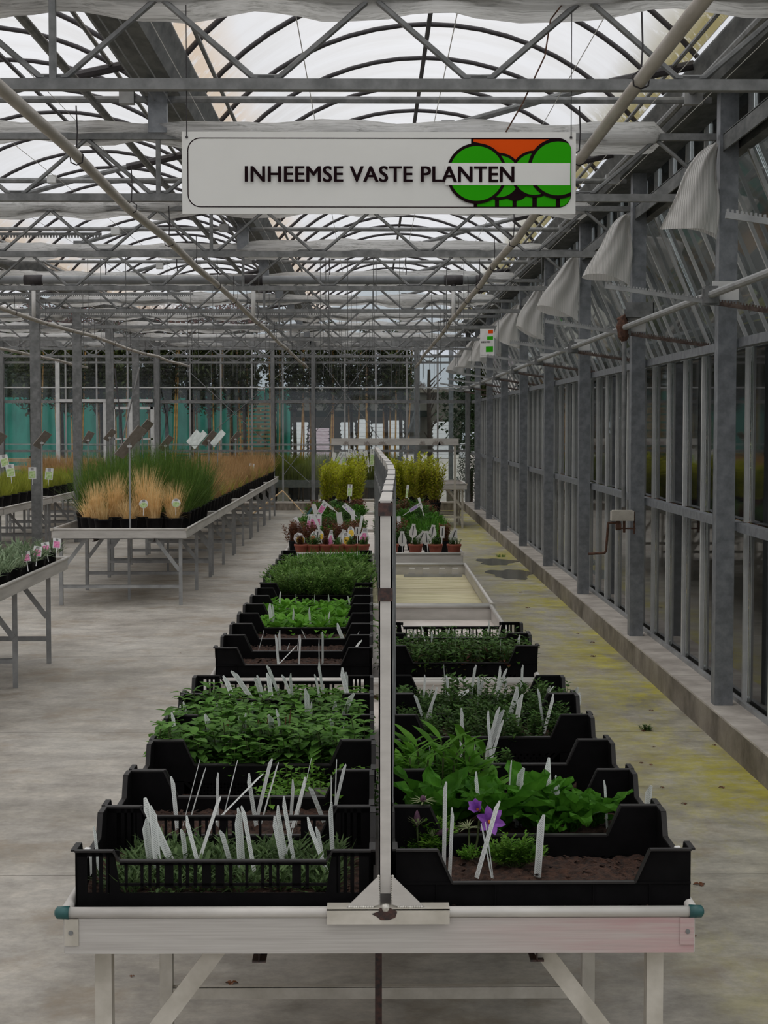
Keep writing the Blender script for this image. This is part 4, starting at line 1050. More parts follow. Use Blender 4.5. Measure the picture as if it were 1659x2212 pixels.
fill('L', 0, 'narrow', 'grey-green narrow-leaved plant', 6, 4, x0=.10, x1=.50, y0=.07, y1=.30, sc=1.05)
fill('L', 2, 'lemon', 'bright green bushy herb', 3, 4, x0=.36, x1=.54, sc=1.2)
fill('L', 3, 'mint', 'mint-like leafy herb', 7, 4, x0=.05, sc=1.1)
fill('L', 4, 'mint', 'broad-leaved green herb', 7, 3, x0=.03, sc=1.1)
fill('L', 5, 'strawberry', 'low strawberry-like plant', 7, 4, x0=.11, sc=1.05)
fill('L', 8, 'rosette', 'thin rosette plant', 2, 1, x0=.40, x1=.54, sc=.8)
fill('L', 9, 'rosette', 'bright green rosette plant', 6, 3, x0=.10, y0=.08, sc=1.15)
fill('L', 10, 'rosette', 'light green rosette plant', 7, 3, x0=.08, y0=.08, sc=1.15)
fill('L', 11, 'rosette', 'upright green rosette plant', 6, 3, x0=.06, y0=.08, sc=1.0)
for i in (12, 13, 14): fill('L', i, 'feather', 'feathery grey-green herb', 6, 3, x0=.14, x1=.50, sc=1.5)
for i in (15,): fill('L', i, 'feather_small', 'fine-leaved green herb', 6, 3, x0=.17, x1=.50, sc=1.5)
for i in (16, 17): fill('L', i, 'carnation', 'grassy green carnation plant', 7, 3, x0=.16, x1=.52, sc=1.25)
cx, cy, z = CR['R', 1]
for k, (x, y, s) in enumerate(((.10, .15, .95), (.16, .21, .95), (.245, .16, 1.05), (.33, .22, 1.1), (.425, .17, .95), (.49, .24, .7), (.11, .27, .85), (.23, .29, .9), (.37, .14, .75))):
    plant('primrose', (cx + x, cy + y, z - .004), 'large crinkled-leaf primrose plant, %s from the left in second right-side crate' % ORD[k], 'crinkled primroses in the second right crate', s * 1.3, name='primrose_plant')
fill('R', 2, 'lance', 'bright lanceolate-leaf plant', 3, 3, x0=.05, x1=.20, y0=.08, y1=.32, sc=1.3)
fill('R', 3, 'thyme', 'small dark herb', 3, 1, x0=.20, x1=.34, y0=.3, sc=.8)
fill('R', 4, 'thyme', 'dark thyme-like plant', 7, 3, sc=1.0, skip=((0, 0), (5, 0)))
fill('R', 5, 'thyme', 'green thyme-like plant', 7, 3, sc=1.1, skip=((4, 2),))
fill('R', 6, 'redleaf', 'dark reddish-green leafy plant', 8, 4, x0=.04, sc=1.05)
fill('R', 7, 'redleaf', 'dark oregano-like plant', 8, 2, x0=.04, y1=.2, sc=1.0)

# first right crate: pulsatillas
purple = leafmat('purple_petal', (.20, .05, .36), (.46, .18, .66), 30, .35, .1); dpurp = leafmat('dark_purple_bud', (.05, .02, .045), (.17, .09, .13), 60, .1, .1)
fuzz = leafmat('silky_bract', (.24, .30, .13), (.50, .54, .32), 60, .4, .1); orange_c = pmat('orange_stamen', (.55, .14, .01), rough=.7)
def pulsatilla(label, base, stems, leaves, lsc=1.0, lkey='puls'):
    t = thing('pulsatilla', label, 'flower', base)
    for (dx_, dy_, h, kind, az) in stems:
        top = Vector((dx_, dy_, h)); obj('stem', MB().tube([(dx_ * .3, dy_ * .3, 0), (dx_ * .8, dy_, h * .5), top], .0024, 6), stemm, t)
        f = MB()
        for k in range(26): f.leaf(top, k * 2.4, (.95 if kind != 'open' else .3) + (k % 3) * .15, .033, .0036, .5, 3)
        if kind in ('bud', 'open'): obj('bract', f, fuzz, t)
        if kind == 'open':
            bd = MB().lathe([(.0001, -.002), (.006, .001), (.0075, .007), (.005, .013), (.0001, .016)], 10, top); obj('bud', bd, dpurp, t, smooth=True)
        if kind == 'bud':
            bd = MB().lathe([(.001, .0), (.006, .008), (.0075, .02), (.005, .032), (.0001, .04)], 10, top); obj('bud', bd, dpurp, t, smooth=True)
        if kind == 'nod':
            bd = MB().lathe([(.001, .0), (.006, .006), (.008, .016), (.005, .028), (.0001, .033)], 10); o = obj('bud', bd, dpurp, t, top + Vector((.004, 0, .002)), smooth=True); o.rotation_euler = (0, R(65), 0)
            f = MB()
            for k in range(16): f.leaf(top - Vector((.004, 0, .006)), k * 2.4, .8, .028, .0028, -.4, 3)
            obj('bract', f, fuzz, t)
        if kind == 'flower':
            c = top + Vector((.022, -.004, -.002)); obj('stem_tip', MB().tube([top, top + Vector((.008, 0, .008)), c], .002, 6), stemm, t)
            o = bpy.data.objects.new('flower_head', MB().lathe([(.0001, .012), (.004, .010), (.005, .003), (.003, 0)], 8).mesh('stamen', orange_c)); link(o, t); o.location = c; o.rotation_euler = (R(62), R(18), 0)
            for k in range(6):
                p = MB(); p.leaf((0, 0, 0), k * PI / 3, .95, .042, .021, .65, 6, .35, .55); obj('petal', p, purple, o)
            o2 = bpy.data.objects.new('flower_head', MB().lathe([(.0001, .010), (.004, .008), (.004, 0)], 8).mesh('stamen', orange_c)); link(o2, t); o2.location = c + Vector((-.022, .02, .022)); o2.rotation_euler = (R(50), R(-30), 0)
            for k in range(6):
                p = MB(); p.leaf((0, 0, 0), k * PI / 3, 1.25, .038, .020, .3, 6, .35, .55); obj('petal', p, purple, o2)
    for k, (x, y, s) in enumerate(leaves):
        o = obj('leaves', PROTO[lkey][k % 3], None, t, (x, y, 0)); o.scale = (s, s, s); o.rotation_euler = (0, 0, k * 1.7)
    return t
zs = ZC + .068
p = gz(912, 1852, zs)
pulsatilla('pulsatilla with three dark furry buds, far left of nearest right crate', (p.x, p.y, zs), [(.002, .01, .125, 'open', 0), (-.012, -.01, .072, 'bud', 0), (.026, -.01, .052, 'nod', 0)], [(.0, .02, .75), (.03, .01, .6), (-.02, 0, .5), (.015, .03, 1.0)])
p = gz(1016, 1862, zs)
pf = pulsatilla('pulsatilla with open purple flower in nearest right crate', (p.x, p.y, zs), [(.020, .01, .090, 'flower', 0), (-.002, .025, .074, 'nodless', 0)], [(0, -.01, .62)], lkey='puls_s')
f = MB(); q_ = Vector((-.004, .02, .070))
for k in range(26): f.leaf(q_, k * 2.4, .5 + (k % 4) * .2, .032, .003, .8, 3)
o = obj('bract_collar', f, fuzz, pf)
p = gz(1107, 1878, zs)
pulsatilla('feathery pulsatilla seedling without flower, third from left, nearest right crate', (p.x, p.y, zs), [], [(0, 0, .85), (.02, .01, .7), (-.015, .012, .6)])

# ================================================================== TAGS in the crates
def tag_mesh(w, L=1, thin=False, seed=0):
    r = random.Random(seed); b = MB(); n = 6; cv_ = r.uniform(-.05, .05)
    V = []
    Ls = L
    q_ = -1 if seed % 3 else 1; prof = [(-w / 2, -.25 * L), (w / 2, -.25 * L), (w / 2, L - (w * 1.2 if q_ < 0 else w * .5)), (w * .30 * q_ * -1 - w * .06, L), (w * .30 * q_ * -1 - w * .2, L), (-w / 2, L - (w * .5 if q_ < 0 else w * 1.2))]; prof = [prof[0], prof[1], (w / 2, L - w * (1.5 if q_ > 0 else .12)), (w * .1 - q_ * w * .22, L), (-w * .1 - q_ * w * .22, L), (-w / 2, L - w * (.12 if q_ > 0 else 1.5))]
    for y in (0, .0006):
        for x, z in prof: V.append((x, y + cv_ * L * (max(0, z) / L) ** 2 * .5, z))
    return b.add(V, [[0, 1, 2, 3, 4, 5], [11, 10, 9, 8, 7, 6]] + [(i, i + 6, (i + 1) % 6 + 6, (i + 1) % 6) for i in range(6)])
TG = {}
def put_tag(base, top, spin, label, group, w=.0135):
    L = (top - base).length; key = (round(L / .01), w)
    if key not in TG: TG[key] = tag_mesh(w, max(.02, key[0] * .01), seed=len(TG)).mesh('plant_tag', tagm)
    o = bpy.data.objects.new('plant_tag', TG[key]); link(o)
    z = (top - base).normalized(); x = Vector((math.cos(spin), math.sin(spin), 0)); x = (x - z * x.dot(z)).normalized(); y = z.cross(x)
    o.matrix_world = Matrix(((x.x, y.x, z.x, base.x), (x.y, y.y, z.y, base.y), (x.z, y.z, z.z, base.z), (0, 0, 0, 1)))
    return tag(o, label, 'plant tag', group)
TAGS = {  # crate: (distance, [(base x, base y, top x, top y, edge-on?)])
 ('L', 0): (3.52, [(216, 1904, 206, 1786, 0), (352, 1822, 307, 1724, 2), (325, 1856, 313, 1768, 2), (338, 1847, 329, 1742, 2), (402, 1855, 395, 1790, 1), (424, 1853, 400, 1765, 1), (432, 1852, 473, 1722, 1), (500, 1870, 478, 1790, 1),
   (516, 1853, 509, 1762, 1), (525, 1853, 518, 1742, 1), (537, 1806, 526, 1742, 1), (608, 1853, 589, 1763, 1), (617, 1850, 597, 1742, 1), (625, 1808, 609, 1720, 1), (621, 1835, 634, 1787, 0), (693, 1850, 662, 1769, 1), (697, 1850, 686, 1785, 1), (717, 1830, 712, 1737, 1)]),
 ('L', 1): (3.95, [(380, 1757, 372, 1676, 1), (407, 1740, 434, 1640, 0), (416, 1753, 445, 1659, 0), (470, 1753, 471, 1672, 1), (488, 1745, 516, 1638, 0), (500, 1739, 567, 1670, 0), (549, 1757, 535, 1674, 1), (563, 1732, 586, 1634, 1), (572, 1751, 601, 1650, 0),
   (629, 1755, 634, 1688, 1), (641, 1753, 662, 1676, 1), (647, 1753, 674, 1640, 0), (692, 1755, 670, 1700, 1), (715, 1745, 716, 1673, 0), (722, 1753, 746, 1652, 1), (725, 1712, 728, 1640, 0)]),
 ('R', 0): (3.55, [(971, 1876, 976, 1741, 1), (959, 1829, 961, 1690, 1), (1160, 1909, 1170, 1761, 3), (1059, 1878, 1039, 1773, 0), (1067, 1907, 1049, 1775, 0), (1067, 1767, 1079, 1726, 1)]),
 ('R', 1): (3.97, [(1037, 1761, 1026, 1671, 1), (1101, 1696, 1106, 1638, 0), (1117, 1732, 1127, 1659, 2), (1122, 1735, 1130, 1676, 1), (1124, 1788, 1136, 1693, 0), (1185, 1699, 1182, 1638, 2), (1206, 1710, 1202, 1673, 1), (1229, 1786, 1194, 1692, 2), (1312, 1786, 1308, 1687, 1), (1398, 1755, 1403, 1696, 2)]),
 ('R', 2): (4.38, [(1013, 1646, 1028, 1604, 2), (1020, 1698, 1014, 1647, 0), (935, 1684, 925, 1610, 0)]),
 ('R', 3): (4.72, [(1057, 1595, 1052, 1538, 1), (1061, 1586, 1078, 1523, 1), (1063, 1598, 1085, 1532, 3), (1067, 1622, 1088, 1553, 1), (1004, 1590, 1003, 1560, 0), (996, 1575, 997, 1528, 1)]),
 ('L', 3): (4.75, [(379, 1597, 373, 1541, 1), (455, 1598, 447, 1542, 2), (519, 1598, 519, 1547, 1), (528, 1568, 528, 1541, 1), (587, 1568, 584, 1544, 2), (604, 1568, 598, 1530, 1), (721, 1583, 715, 1553, 1), (653, 1631, 647, 1576, 2), (724, 1643, 721, 1600, 1), (740, 1580, 744, 1560, 0)]),
 ('L', 4): (5.15, [(391, 1564, 388, 1527, 1), (403, 1562, 399, 1518, 1), (473, 1561, 464, 1520, 2), (545, 1550, 545, 1517, 1), (664, 1561, 662, 1485, 2), (673, 1556, 673, 1518, 1), (726, 1559, 721, 1518, 2), (742, 1547, 762, 1496, 2)]),
 ('L', 5): (5.5, [(510, 1526, 486, 1460, 2), (528, 1487, 501, 1447, 2), (567, 1508, 551, 1460, 2), (564, 1487, 556, 1455, 1), (589, 1464, 578, 1435, 1), (584, 1487, 580, 1450, 2), (623, 1488, 611, 1456, 1), (631, 1505, 626, 1458, 1), (688, 1493, 680, 1453, 1), (696, 1481, 688, 1429, 1), (747, 1487, 736, 1441, 2), (750, 1495, 750, 1452, 1)]),
 ('R', 4): (5.2, [(927, 1580, 931, 1523, 1), (927, 1535, 944, 1485, 1), (910, 1538, 897, 1499, 1), (1114, 1571, 1126, 1499, 2), (1170, 1535, 1164, 1487, 1), (1177, 1574, 1197, 1499, 1), (1106, 1532, 1121, 1484, 2)]),
 ('R', 5): (5.58, [(913, 1523, 919, 1455, 1), (921, 1520, 935, 1478, 0), (962, 1493, 957, 1435, 0), (970, 1512, 965, 1457, 1), (1020, 1488, 1028, 1437, 1), (980, 1517, 1013, 1487, 2), (1034, 1511, 1034, 1463, 1), (1035, 1505, 1044, 1469, 1), (1072, 1506, 1081, 1437, 1), (1076, 1499, 1094, 1445, 1), (1090, 1514, 1093, 1461, 1),
   (1127, 1493, 1129, 1437, 1), (1173, 1538, 1186, 1481, 1), (1160, 1522, 1195, 1483, 0), (1237, 1523, 1245, 1484, 2), (1248, 1523, 1254, 1497, 2)]),
 ('L', 6): (6.6, [(601, 1432, 596, 1369, 1), (646, 1434, 649, 1372, 1), (697, 1435, 697, 1365, 1), (690, 1430, 690, 1384, 0), (747, 1429, 781, 1383, 1), (604, 1432, 640, 1394, 0)]),
 ('L', 7): (7.0, [(605, 1417, 604, 1362, 1), (555, 1417, 569, 1362, 0), (640, 1425, 645, 1372, 0), (747, 1417, 774, 1366, 0), (618, 1410, 626, 1388, 0)]),
 ('L', 8): (7.35, [(742, 1384, 726, 1345, 2), (755, 1384, 760, 1353, 0), (663, 1385, 652, 1360, 0)]),
 ('L', 9): (7.75, [(588, 1352, 581, 1306, 2), (592, 1348, 589, 1305, 1), (632, 1350, 634, 1314, 1), (671, 1352, 668, 1312, 1), (703, 1350, 703, 1328, 0), (749, 1370, 746, 1338, 0), (710, 1345, 711, 1322, 1)]),
 ('L', 11): (8.6, [(603, 1318, 605, 1278, 1), (640, 1310, 640, 1285, 0), (713, 1310, 709, 1285, 1), (757, 1315, 752, 1285, 1), (680, 1305, 680, 1284, 0), (768, 1310, 772, 1303, 1)]),
 ('L', 12): (9.2, [(622, 1283, 620, 1251, 1), (585, 1262, 583, 1237, 0), (567, 1290, 563, 1272, 0)]),
 ('L', 14): (10.0, [(626, 1257, 621, 1230, 0), (634, 1255, 634, 1226, 0), (762, 1250, 762, 1228, 0), (655, 1250, 661, 1230, 0)]),
 ('L', 16): (10.8, [(660, 1238, 641, 1196, 1), (677, 1236, 668, 1205, 1), (714, 1230, 713, 1200, 1), (741, 1230, 740, 1197, 0), (765, 1232, 763, 1195, 1), (772, 1228, 771, 1190, 1), (776, 1226, 776, 1192, 0), (685, 1218, 678, 1195, 0)]),
 ('R', 6): (6.75, [(918, 1383, 910, 1351, 0), (933, 1399, 933, 1363, 1), (984, 1400, 984, 1372, 0), (929, 1408, 925, 1385, 0), (1037, 1430, 1030, 1385, 0), (1118, 1402, 1121, 1369, 1), (1080, 1410, 1081, 1380, 0)]),
 ('R', 7): (7.05, [(968, 1378, 969, 1358, 1), (1017, 1378, 1017, 1356, 0), (1054, 1381, 1057, 1342, 0), (1075, 1380, 1078, 1360, 0), (885, 1383, 887, 1362, 0), (892, 1383, 893, 1360, 0)]),
}
for (sd_, ci), (D, L_) in TAGS.items():
    order = sorted(range(len(L_)), key=lambda k: L_[k][2]); rk = {k: n for n, k in enumerate(order)}
    cx, cy, zc = CR[sd_, ci]
    for k, (bx, by, tx, ty, ty_) in enumerate(L_):
        pb = at(bx, by, D + .012 * ((k * 7) % 5 - 2)); pt = at(tx, ty, D + .012 * ((k * 5) % 5 - 2))
        lim = cy + CDp - .02
        L0 = pt - pb; pb2 = pb - L0.normalized() * max(0, min(.10, (pb.z - zc) / max(.2, L0.normalized().z)))
        spin = [R(80), R(55), R(25), R(12)][ty_] * (1 if tx <= bx or ty_ == 3 else -1) + R(k * 37 % 11 - 5)
        put_tag(pb2, pt, spin, 'white printed plant tag, %s from the left, in %s crate %s of the divider' % (ORD[rk[k]], ORD[ci], SIDE[sd_]), 'plant tags in the %s %s crate' % (ORD[ci], SIDE[sd_]), .0165 if ty_ >= 2 else .013)
dry = MB()
for k in range(26):
    p = at(rnd.uniform(470, 640), rnd.uniform(1562, 1590), 4.8); dry.tube([p - Vector((0, 0, .04)), p + Vector((rnd.uniform(-.02, .02), rnd.uniform(-.02, .02), rnd.uniform(.0, .04)))], .0015, 4, False)
tag(obj('dry_stalks', dry, stalk), 'cut brown dry stalks among the herbs in the fourth left crate', 'stalks', kind='stuff')
pb = gz(727, 1700, .66); pt_ = thing('square_pot', 'taupe square pot with bright herb at the right end of third left crate', 'pot', (-.105, 4.17, ZC + .01))
obj('pot_wall', MB().prism([(-.055, 0), (.055, 0), (.062, .10), (-.062, .10)], -.0, .10), pmat('taupe_pot', (.05, .042, .038), (.07, .06, .055), 20, .6), pt_)

# ================================================================== PICTURE LABELS AND SMALL POTS (benches four to six)
pinkp = pmat('pink_print', (.45, .03, .20), (.75, .25, .45), 60, .5, hi=.55); yelp = pmat('yellow_print', (.75, .40, .02), (.85, .62, .05), 60, .5)
redp = pmat('red_print', (.70, .08, .04), (.85, .35, .20), 60, .5); lilac = pmat('lilac_print', (.30, .16, .45), (.62, .50, .72), 60, .5)
pgreen = pmat('lime_print', (.25, .45, .08), (.65, .75, .45), 40, .5); greyc = pmat('label_back', (.50, .49, .46), (.58, .57, .54), 9, .5); stripe = pmat('label_stripe', (.03, .03, .03))
def card(shape, w, h, back, pic):
    b = MB()
    if shape == 'onion': P = [(w / 2 * math.sin(a) * (1 if a < 2.4 or a > 3.9 else .8), h * .36 - h * .36 * math.cos(a)) for a in [2 * PI * k / 16 for k in range(16)] if not 2.7 < a < 3.6] ; P = P[:7] + [(w * .22, h * .85), (w * .22, h), (-w * .22, h), (-w * .22, h * .85)] + P[7:]
    elif shape == 'round': P = [(w / 2 * math.sin(2 * PI * k / 16), h / 2 - h / 2 * math.cos(2 * PI * k / 16)) for k in range(16)]
    elif shape == 'hex': P = [(-w * .25, 0), (w * .25, 0), (w / 2, h * .3), (w / 2, h * .75), (w * .2, h), (-w * .2, h), (-w / 2, h * .75), (-w / 2, h * .3)]
    else: P = [(-w / 2, 0), (w / 2, 0), (w / 2, h), (-w / 2, h)]
    b.prism(P, 0, .0012); out_ = [('card', b.mesh('label_card', back))]
    q = MB()
    if pic == 'stripe':
        q.box((-.004, -.0008, h * .2), (.004, -.0002, h * .85)); out_.append(('centre_stripe', q.mesh('label_stripe_mesh', stripe)))
        q = MB()
        for k in range(6): q.box((-w * .36, -.0006, h * (.18 + .1 * k)), (-.006, -.0002, h * (.2 + .1 * k)))
        out_.append(('print', q.mesh('label_print', greyc if back != greyc else alud)))
    elif pic:
        P2 = [(x * .78, z * .62 + h * .05) for x, z in P]; q.prism(P2, -.0008, -.0002); out_.append(('picture', q.mesh('label_picture', pic)))
        q = MB()
        for k in range(4): q.box((-w * .18, -.0008, h * (.74 + .06 * k)), (w * .18, -.0002, h * (.765 + .06 * k)))
        out_.append(('print', q.mesh('label_print', ink)))
    b = MB().box((-.003, .0002, -.07), (.003, .001, .005)); out_.append(('stake', b.mesh('label_stake', white)))
    return out_
CARDS = {}
def label_card(key, px, py_bottom, D, label, tilt=0, yaw=0, group='picture labels on the centre benches', lean=R(-12), z=None):
    if key not in CARDS: CARDS[key] = card(*key)
    if 12.4 < D < 12.75: D += .08
    p = at(px, py_bottom, D); t = thing('picture_label', label, 'plant label', p, 0, group); t.rotation_euler = (lean, tilt, yaw)
    for nm, me in CARDS[key]: obj(nm, me, None, t)
    return t
PK = MB().lathe([(.038, 0), (.052, .075), (.056, .076), (.056, .092), (.050, .092), (.048, .078), (.0001, .076)], 18)
potT = PK.mesh('terracotta_pot_mesh', terracotta, True); potT.polygons.foreach_set('use_smooth', [True] * len(potT.polygons))
PB = MB().lathe([(.036, 0), (.048, .085), (.051, .086), (.051, .094), (.046, .094), (.045, .082), (.0001, .080)], 14).mesh('black_pot_mesh', potblack, True)
PBL = MB().lathe([(.075, 0), (.098, .165), (.103, .166), (.103, .185), (.094, .185), (.092, .165), (.0001, .160)], 18).mesh('large_black_pot_mesh', potblack, True)
def pot(kind, key, loc, label, group, sc=1, psc=1, name='potted_plant', z_=None):
    me, zt = {'t': (potT, .076), 'b': (PB, .082), 'B': (PBL, .163)}[kind]
    t = thing(name, label, 'potted plant', loc, rnd.uniform(0, 6.3), group)
    o = obj('pot', me, None, t); o.scale = (psc, psc, psc)
    f = obj('foliage', rnd.choice(PROTO[key]), None, t, (0, 0, zt * psc)); s = sc * rnd.uniform(.85, 1.15); f.scale = (s, s, s * rnd.uniform(.92, 1.1))
    return t
zb4 = .735 - .011 - .072 + .012 + .045
for k, px in enumerate((850, 902, 945, 985)):
    p = at(px - 4, 1192, 12.50); pot('t', 'alpine' if k else 'alpine', (p.x, 12.52, zb4), 'terracotta pot right of the divider, %s from the left on the front edge' % ORD[k], 'terracotta pots on the fourth bench', .9)
for k, px in enumerate((651, 678, 704, 730, 757, 783)):
    p = at(px, 1192, 12.50); pot('t', 'heather' if k in (0, 2) else 'alpine', (p.x, 12.52, zb4), 'terracotta pot left of the divider, %s from the left on the front edge' % ORD[k], 'terracotta pots on the fourth bench', .9)
b = MB()
for (key, px, py, D, ti, ya, nm) in [
    (('onion', .066, .115, greyc, 'stripe'), 869, 1180, 12.46, 0, 0, 'first'), (('onion', .074, .115, greyc, 'stripe'), 903, 1176, 12.50, .5, .2, 'second'), (('onion', .066, .11, greyc, 'stripe'), 923, 1178, 12.45, -.1, 0, 'third'),
    (('onion', .062, .11, greyc, 'stripe'), 891, 1162, 12.66, .1, 0, 'fourth'), (('rect', .036, .09, greyc, 'stripe'), 955, 1162, 12.6, .05, 0, 'fifth'), (('onion', .07, .115, greyc, 'stripe'), 975, 1172, 12.5, .35, .1, 'sixth'), (('onion', .066, .11, greyc, 'stripe'), 932, 1164, 12.7, .15, 0, 'seventh')]:
    label_card(key, px, py, D, 'grey label back with dark centre stripe right of divider, the %s' % nm, ti, ya)
for (key, px, py, D, ti, ya, lab) in [
    (('hex', .075, .095, white, yelp), 654, 1175, 12.46, -.6, 0, 'white picture label with daisies at far left of the terracotta pots'),
    (('hex', .046, .095, white, redp), 673, 1174, 12.48, .25, 0, 'orange-red picture label beside the daisy label'),
    (('rect', .040, .10, greyc, 'stripe'), 684, 1172, 12.56, .12, 0, 'grey label back between the red and yellow picture labels'),
    (('hex', .05, .075, white, yelp), 694, 1166, 12.62, -.2, 0, 'small yellow picture label behind the red label'),
    (('onion', .05, .125, white, pinkp), 713, 1180, 12.46, .08, 0, 'tall pink and yellow picture label, middle left of divider'),
    (('onion', .075, .11, greyc, None), 737, 1174, 12.52, .3, .3, 'plain grey onion-shaped label back left of the divider'),
    (('hex', .07, .11, white, yelp), 753, 1180, 12.46, -.25, 0, 'white picture label with yellow crocus, left of the divider'),
    (('rect', .036, .07, greyc, 'stripe'), 772, 1158, 12.62, 0, 0, 'small grey label back standing behind the crocus label'),
    (('onion', .08, .12, white, pinkp), 785, 1174, 12.48, .12, 0, 'bright pink rounded picture label beside the divider post'),
    (('hex', .05, .08, white, yelp), 760, 1160, 12.6, -.15, 0, 'yellow flower picture label above the crocus label')]:
    label_card(key, px, py, D, lab, ti, ya)
# second row labels
for (key, px, py, D, ti, ya, lab) in [
    (('rect', .035, .14, white, None), 652, 1152, 13.2, -.42, 0, 'long white leaning label at the left end of the second row'),
    (('rect', .030, .13, white, pinkp), 664, 1148, 13.3, .22, .3, 'pink and white upright label, second row far left'),
    (('rect', .11, .12, white, pinkp), 680, 1142, 13.6, 0, 0, 'square pink heather picture board on the left side'),
    (('rect', .028, .15, white, None), 694, 1150, 13.4, -.38, .4, 'slim white label leaning left of the heather plants'),
    (('rect', .045, .17, greyc, None), 738, 1152, 13.2, -.14, 0, 'tall grey label strip standing in the second row'),
    (('rect', .03, .10, white, None), 763, 1128, 14.0, 0, 0, 'upright white stake label left of the divider'),
    (('rect', .045, .11, white, lilac), 762, 1108, 14.4, -.85, 0, 'lilac picture label tilted strongly, left of the divider'),
    (('rect', .05, .10, white, pinkp), 690, 1108, 14.6, .55, 0, 'pink edged white label tilted right, far left'),
    (('rect', .04, .09, greyc, None), 683, 1110, 14.4, -.3, 0, 'grey white label beside the pink edged label'),
    (('rect', .022, .13, greyc, None), 720, 1100, 15.4, -.9, 0, 'thin grey label lying slanted over the dark plants'),
    (('rect', .02, .10, teal, None), 664, 1112, 14.8, .6, 0, 'dark green slanted label at far left'),
    (('rect', .03, .12, white, lilac), 885, 1104, 14.6, 1.0, 0, 'lilac picture label tilted flat, right of the divider'),
    (('rect', .022, .10, white, None), 911, 1098, 14.8, -.28, 0, 'white stake label crossing the lilac one, right of divider'),
    (('rect', .03, .13, white, None), 863, 1150, 13.2, -.05, 0, 'narrow white label beside the divider, right side'),
    (('rect', .05, .13, white, pgreen), 755, 1072, 17.9, .05, 0, 'white and green leaf picture label in front of the shrubs'),
    (('rect', .025, .14, white, pgreen), 878, 1075, 17.9, .12, 0, 'slim green picture label in front of right shrubs'),
    (('rect', .022, .13, white, None), 776, 1148, 13.3, .2, 0, 'thin white stick label right of the grey strip'),
    (('rect', .022, .12, white, None), 765, 1120, 13.5, -.5, .3, 'thin white bent stick label near the divider')]:
    label_card(key, px, py, D, lab, ti, ya)
rk = 0
for j, D in enumerate((12.85, 13.15, 13.45, 13.8, 14.15, 14.5, 14.85, 15.55, 15.9, 16.3, 16.7, 17.1, 17.5)):
    for a in range(11):
        x = -.58 + .115 * a + rnd.uniform(-.01, .01)
        if abs(x - .03) < .05: continue
        r_ = rnd.random()
        key = 'heather' if (j < 3 and r_ < .75) or (j > 7 and r_ < .3) else ('alpine' if r_ < .8 else 'feather_small')
        if D < 14 and x > .1: key = 'heather' if r_ < .5 else 'alpine'
        if 13.4 < D < 14.2 and x > .3: key = 'carnation'
        pot('b', key, (x, D, zb4), 'small dark pot plant, %s row behind the terracotta pots, %s from left' % (ORD[j], ORD[a]), 'small pot plants on the centre benches', 1.35, name='alpine_pot')
# yellow-green shrubs
for j, D in enumerate((18.6, 19.1, 19.6, 20.1, 20.6, 21.1)):
    for a in range(8):
        x = -.50 + .175 * a + rnd.uniform(-.02, .02)
        if abs(x - .03) < .06: continue
        pot('b', 'oshrub' if x > .3 and rnd.random() < .6 else 'yshrub', (x, D, zb4), 'yellow-green leafy shrub, %s row of the shrub block, %s from left' % (ORD[j], ORD[a]), 'yellow-green shrubs on the sixth bench', .95, 1.3, name='potted_shrub')
for k in range(12):
    px = 715 + k * 8; label_card(('rect', .05, .22, white, pgreen if k % 2 else None), px, 1012 - (k % 3) * 3, 21.3, 'long white green-printed label above the yellow-green shrubs, %s from left' % ORD[k], (.5 if k < 5 else -.1) + .2 * (k % 3 - 1), .3)

# ================================================================== LEFT BENCHES
zbl = .7225 - .011 - .072 + .012
def lp(kind, key, x, y, z, lab, grp, sc=1, psc=1): return pot(kind, key, (x, y, z), lab, grp, sc, psc, name={'straw': 'straw_grass', 'strawlow': 'straw_grass', 'strawcone': 'straw_grass', 'rush': 'rush_clump', 'sedge': 'sedge_pot', 'ysedge': 'yellow_sedge_pot', 'silver': 'silver_leaved_plant', 'alpine': 'silver_leaved_plant'}[key])
STR = [(-2.60, 15.95, 'straw', .9), (-2.45, 16.15, 'straw', 1.05), (-2.28, 15.85, 'strawlow', .9), (-2.05, 15.95, 'straw', 1.0), (-2.17, 16.2, 'straw', 1.1), (-1.90, 16.2, 'straw', .95), (-2.70, 16.1, 'strawlow', .8), (-2.33, 16.3, 'strawlow', 1.0), (-1.86, 15.95, 'strawlow', .7)]
for k, (x, y, key, s) in enumerate(STR):
    lp('B', key, x - .02, y, zbl, 'dry straw-coloured grass clump in a black pot, %s of the front group' % ORD[k], 'dry grass clumps at the front of the left aisle bench', s * .80, .85)
lp('B', 'strawcone', -2.52, 15.72, zbl, 'short cone-shaped cut straw grass in the front black pot', None, 1, .85)
for j in range(7):
    for a in range(5):
        lp('B', 'rush', -2.82 + .235 * a, 16.55 + .36 * j, zbl, 'dark green rush clump, %s row, %s from left on the left aisle bench' % (ORD[j], ORD[a]), 'green rushes on the left aisle bench', 1.02 if a < 4 else .95)
for j in range(28):
    for a in range(5):
        y = 19.15 + .44 * j; key = 'sedge' if (a < 4 or j % 3) else 'ysedge'
        lp('B', key, -2.84 + .24 * a, y, zbl, 'brown sedge in black pot, %s row, %s from left, left aisle bench' % (ORD[j], ORD[a]), 'brown sedges on the left aisle bench', 1.1 if j > 14 else .95)
for j in range(26):
    for a in range(5):
        y = 17.1 + .48 * j
        if y > 31.5: continue
        key = 'ysedge' if y < 27 else 'sedge'
        lp('B', key, -5.60 + .25 * a, y, .70 - .071, 'yellow-green sedge pot, %s row, %s from left, far left bench' % (ORD[j], ORD[a]), 'sedges on the far left bench', 1.1)
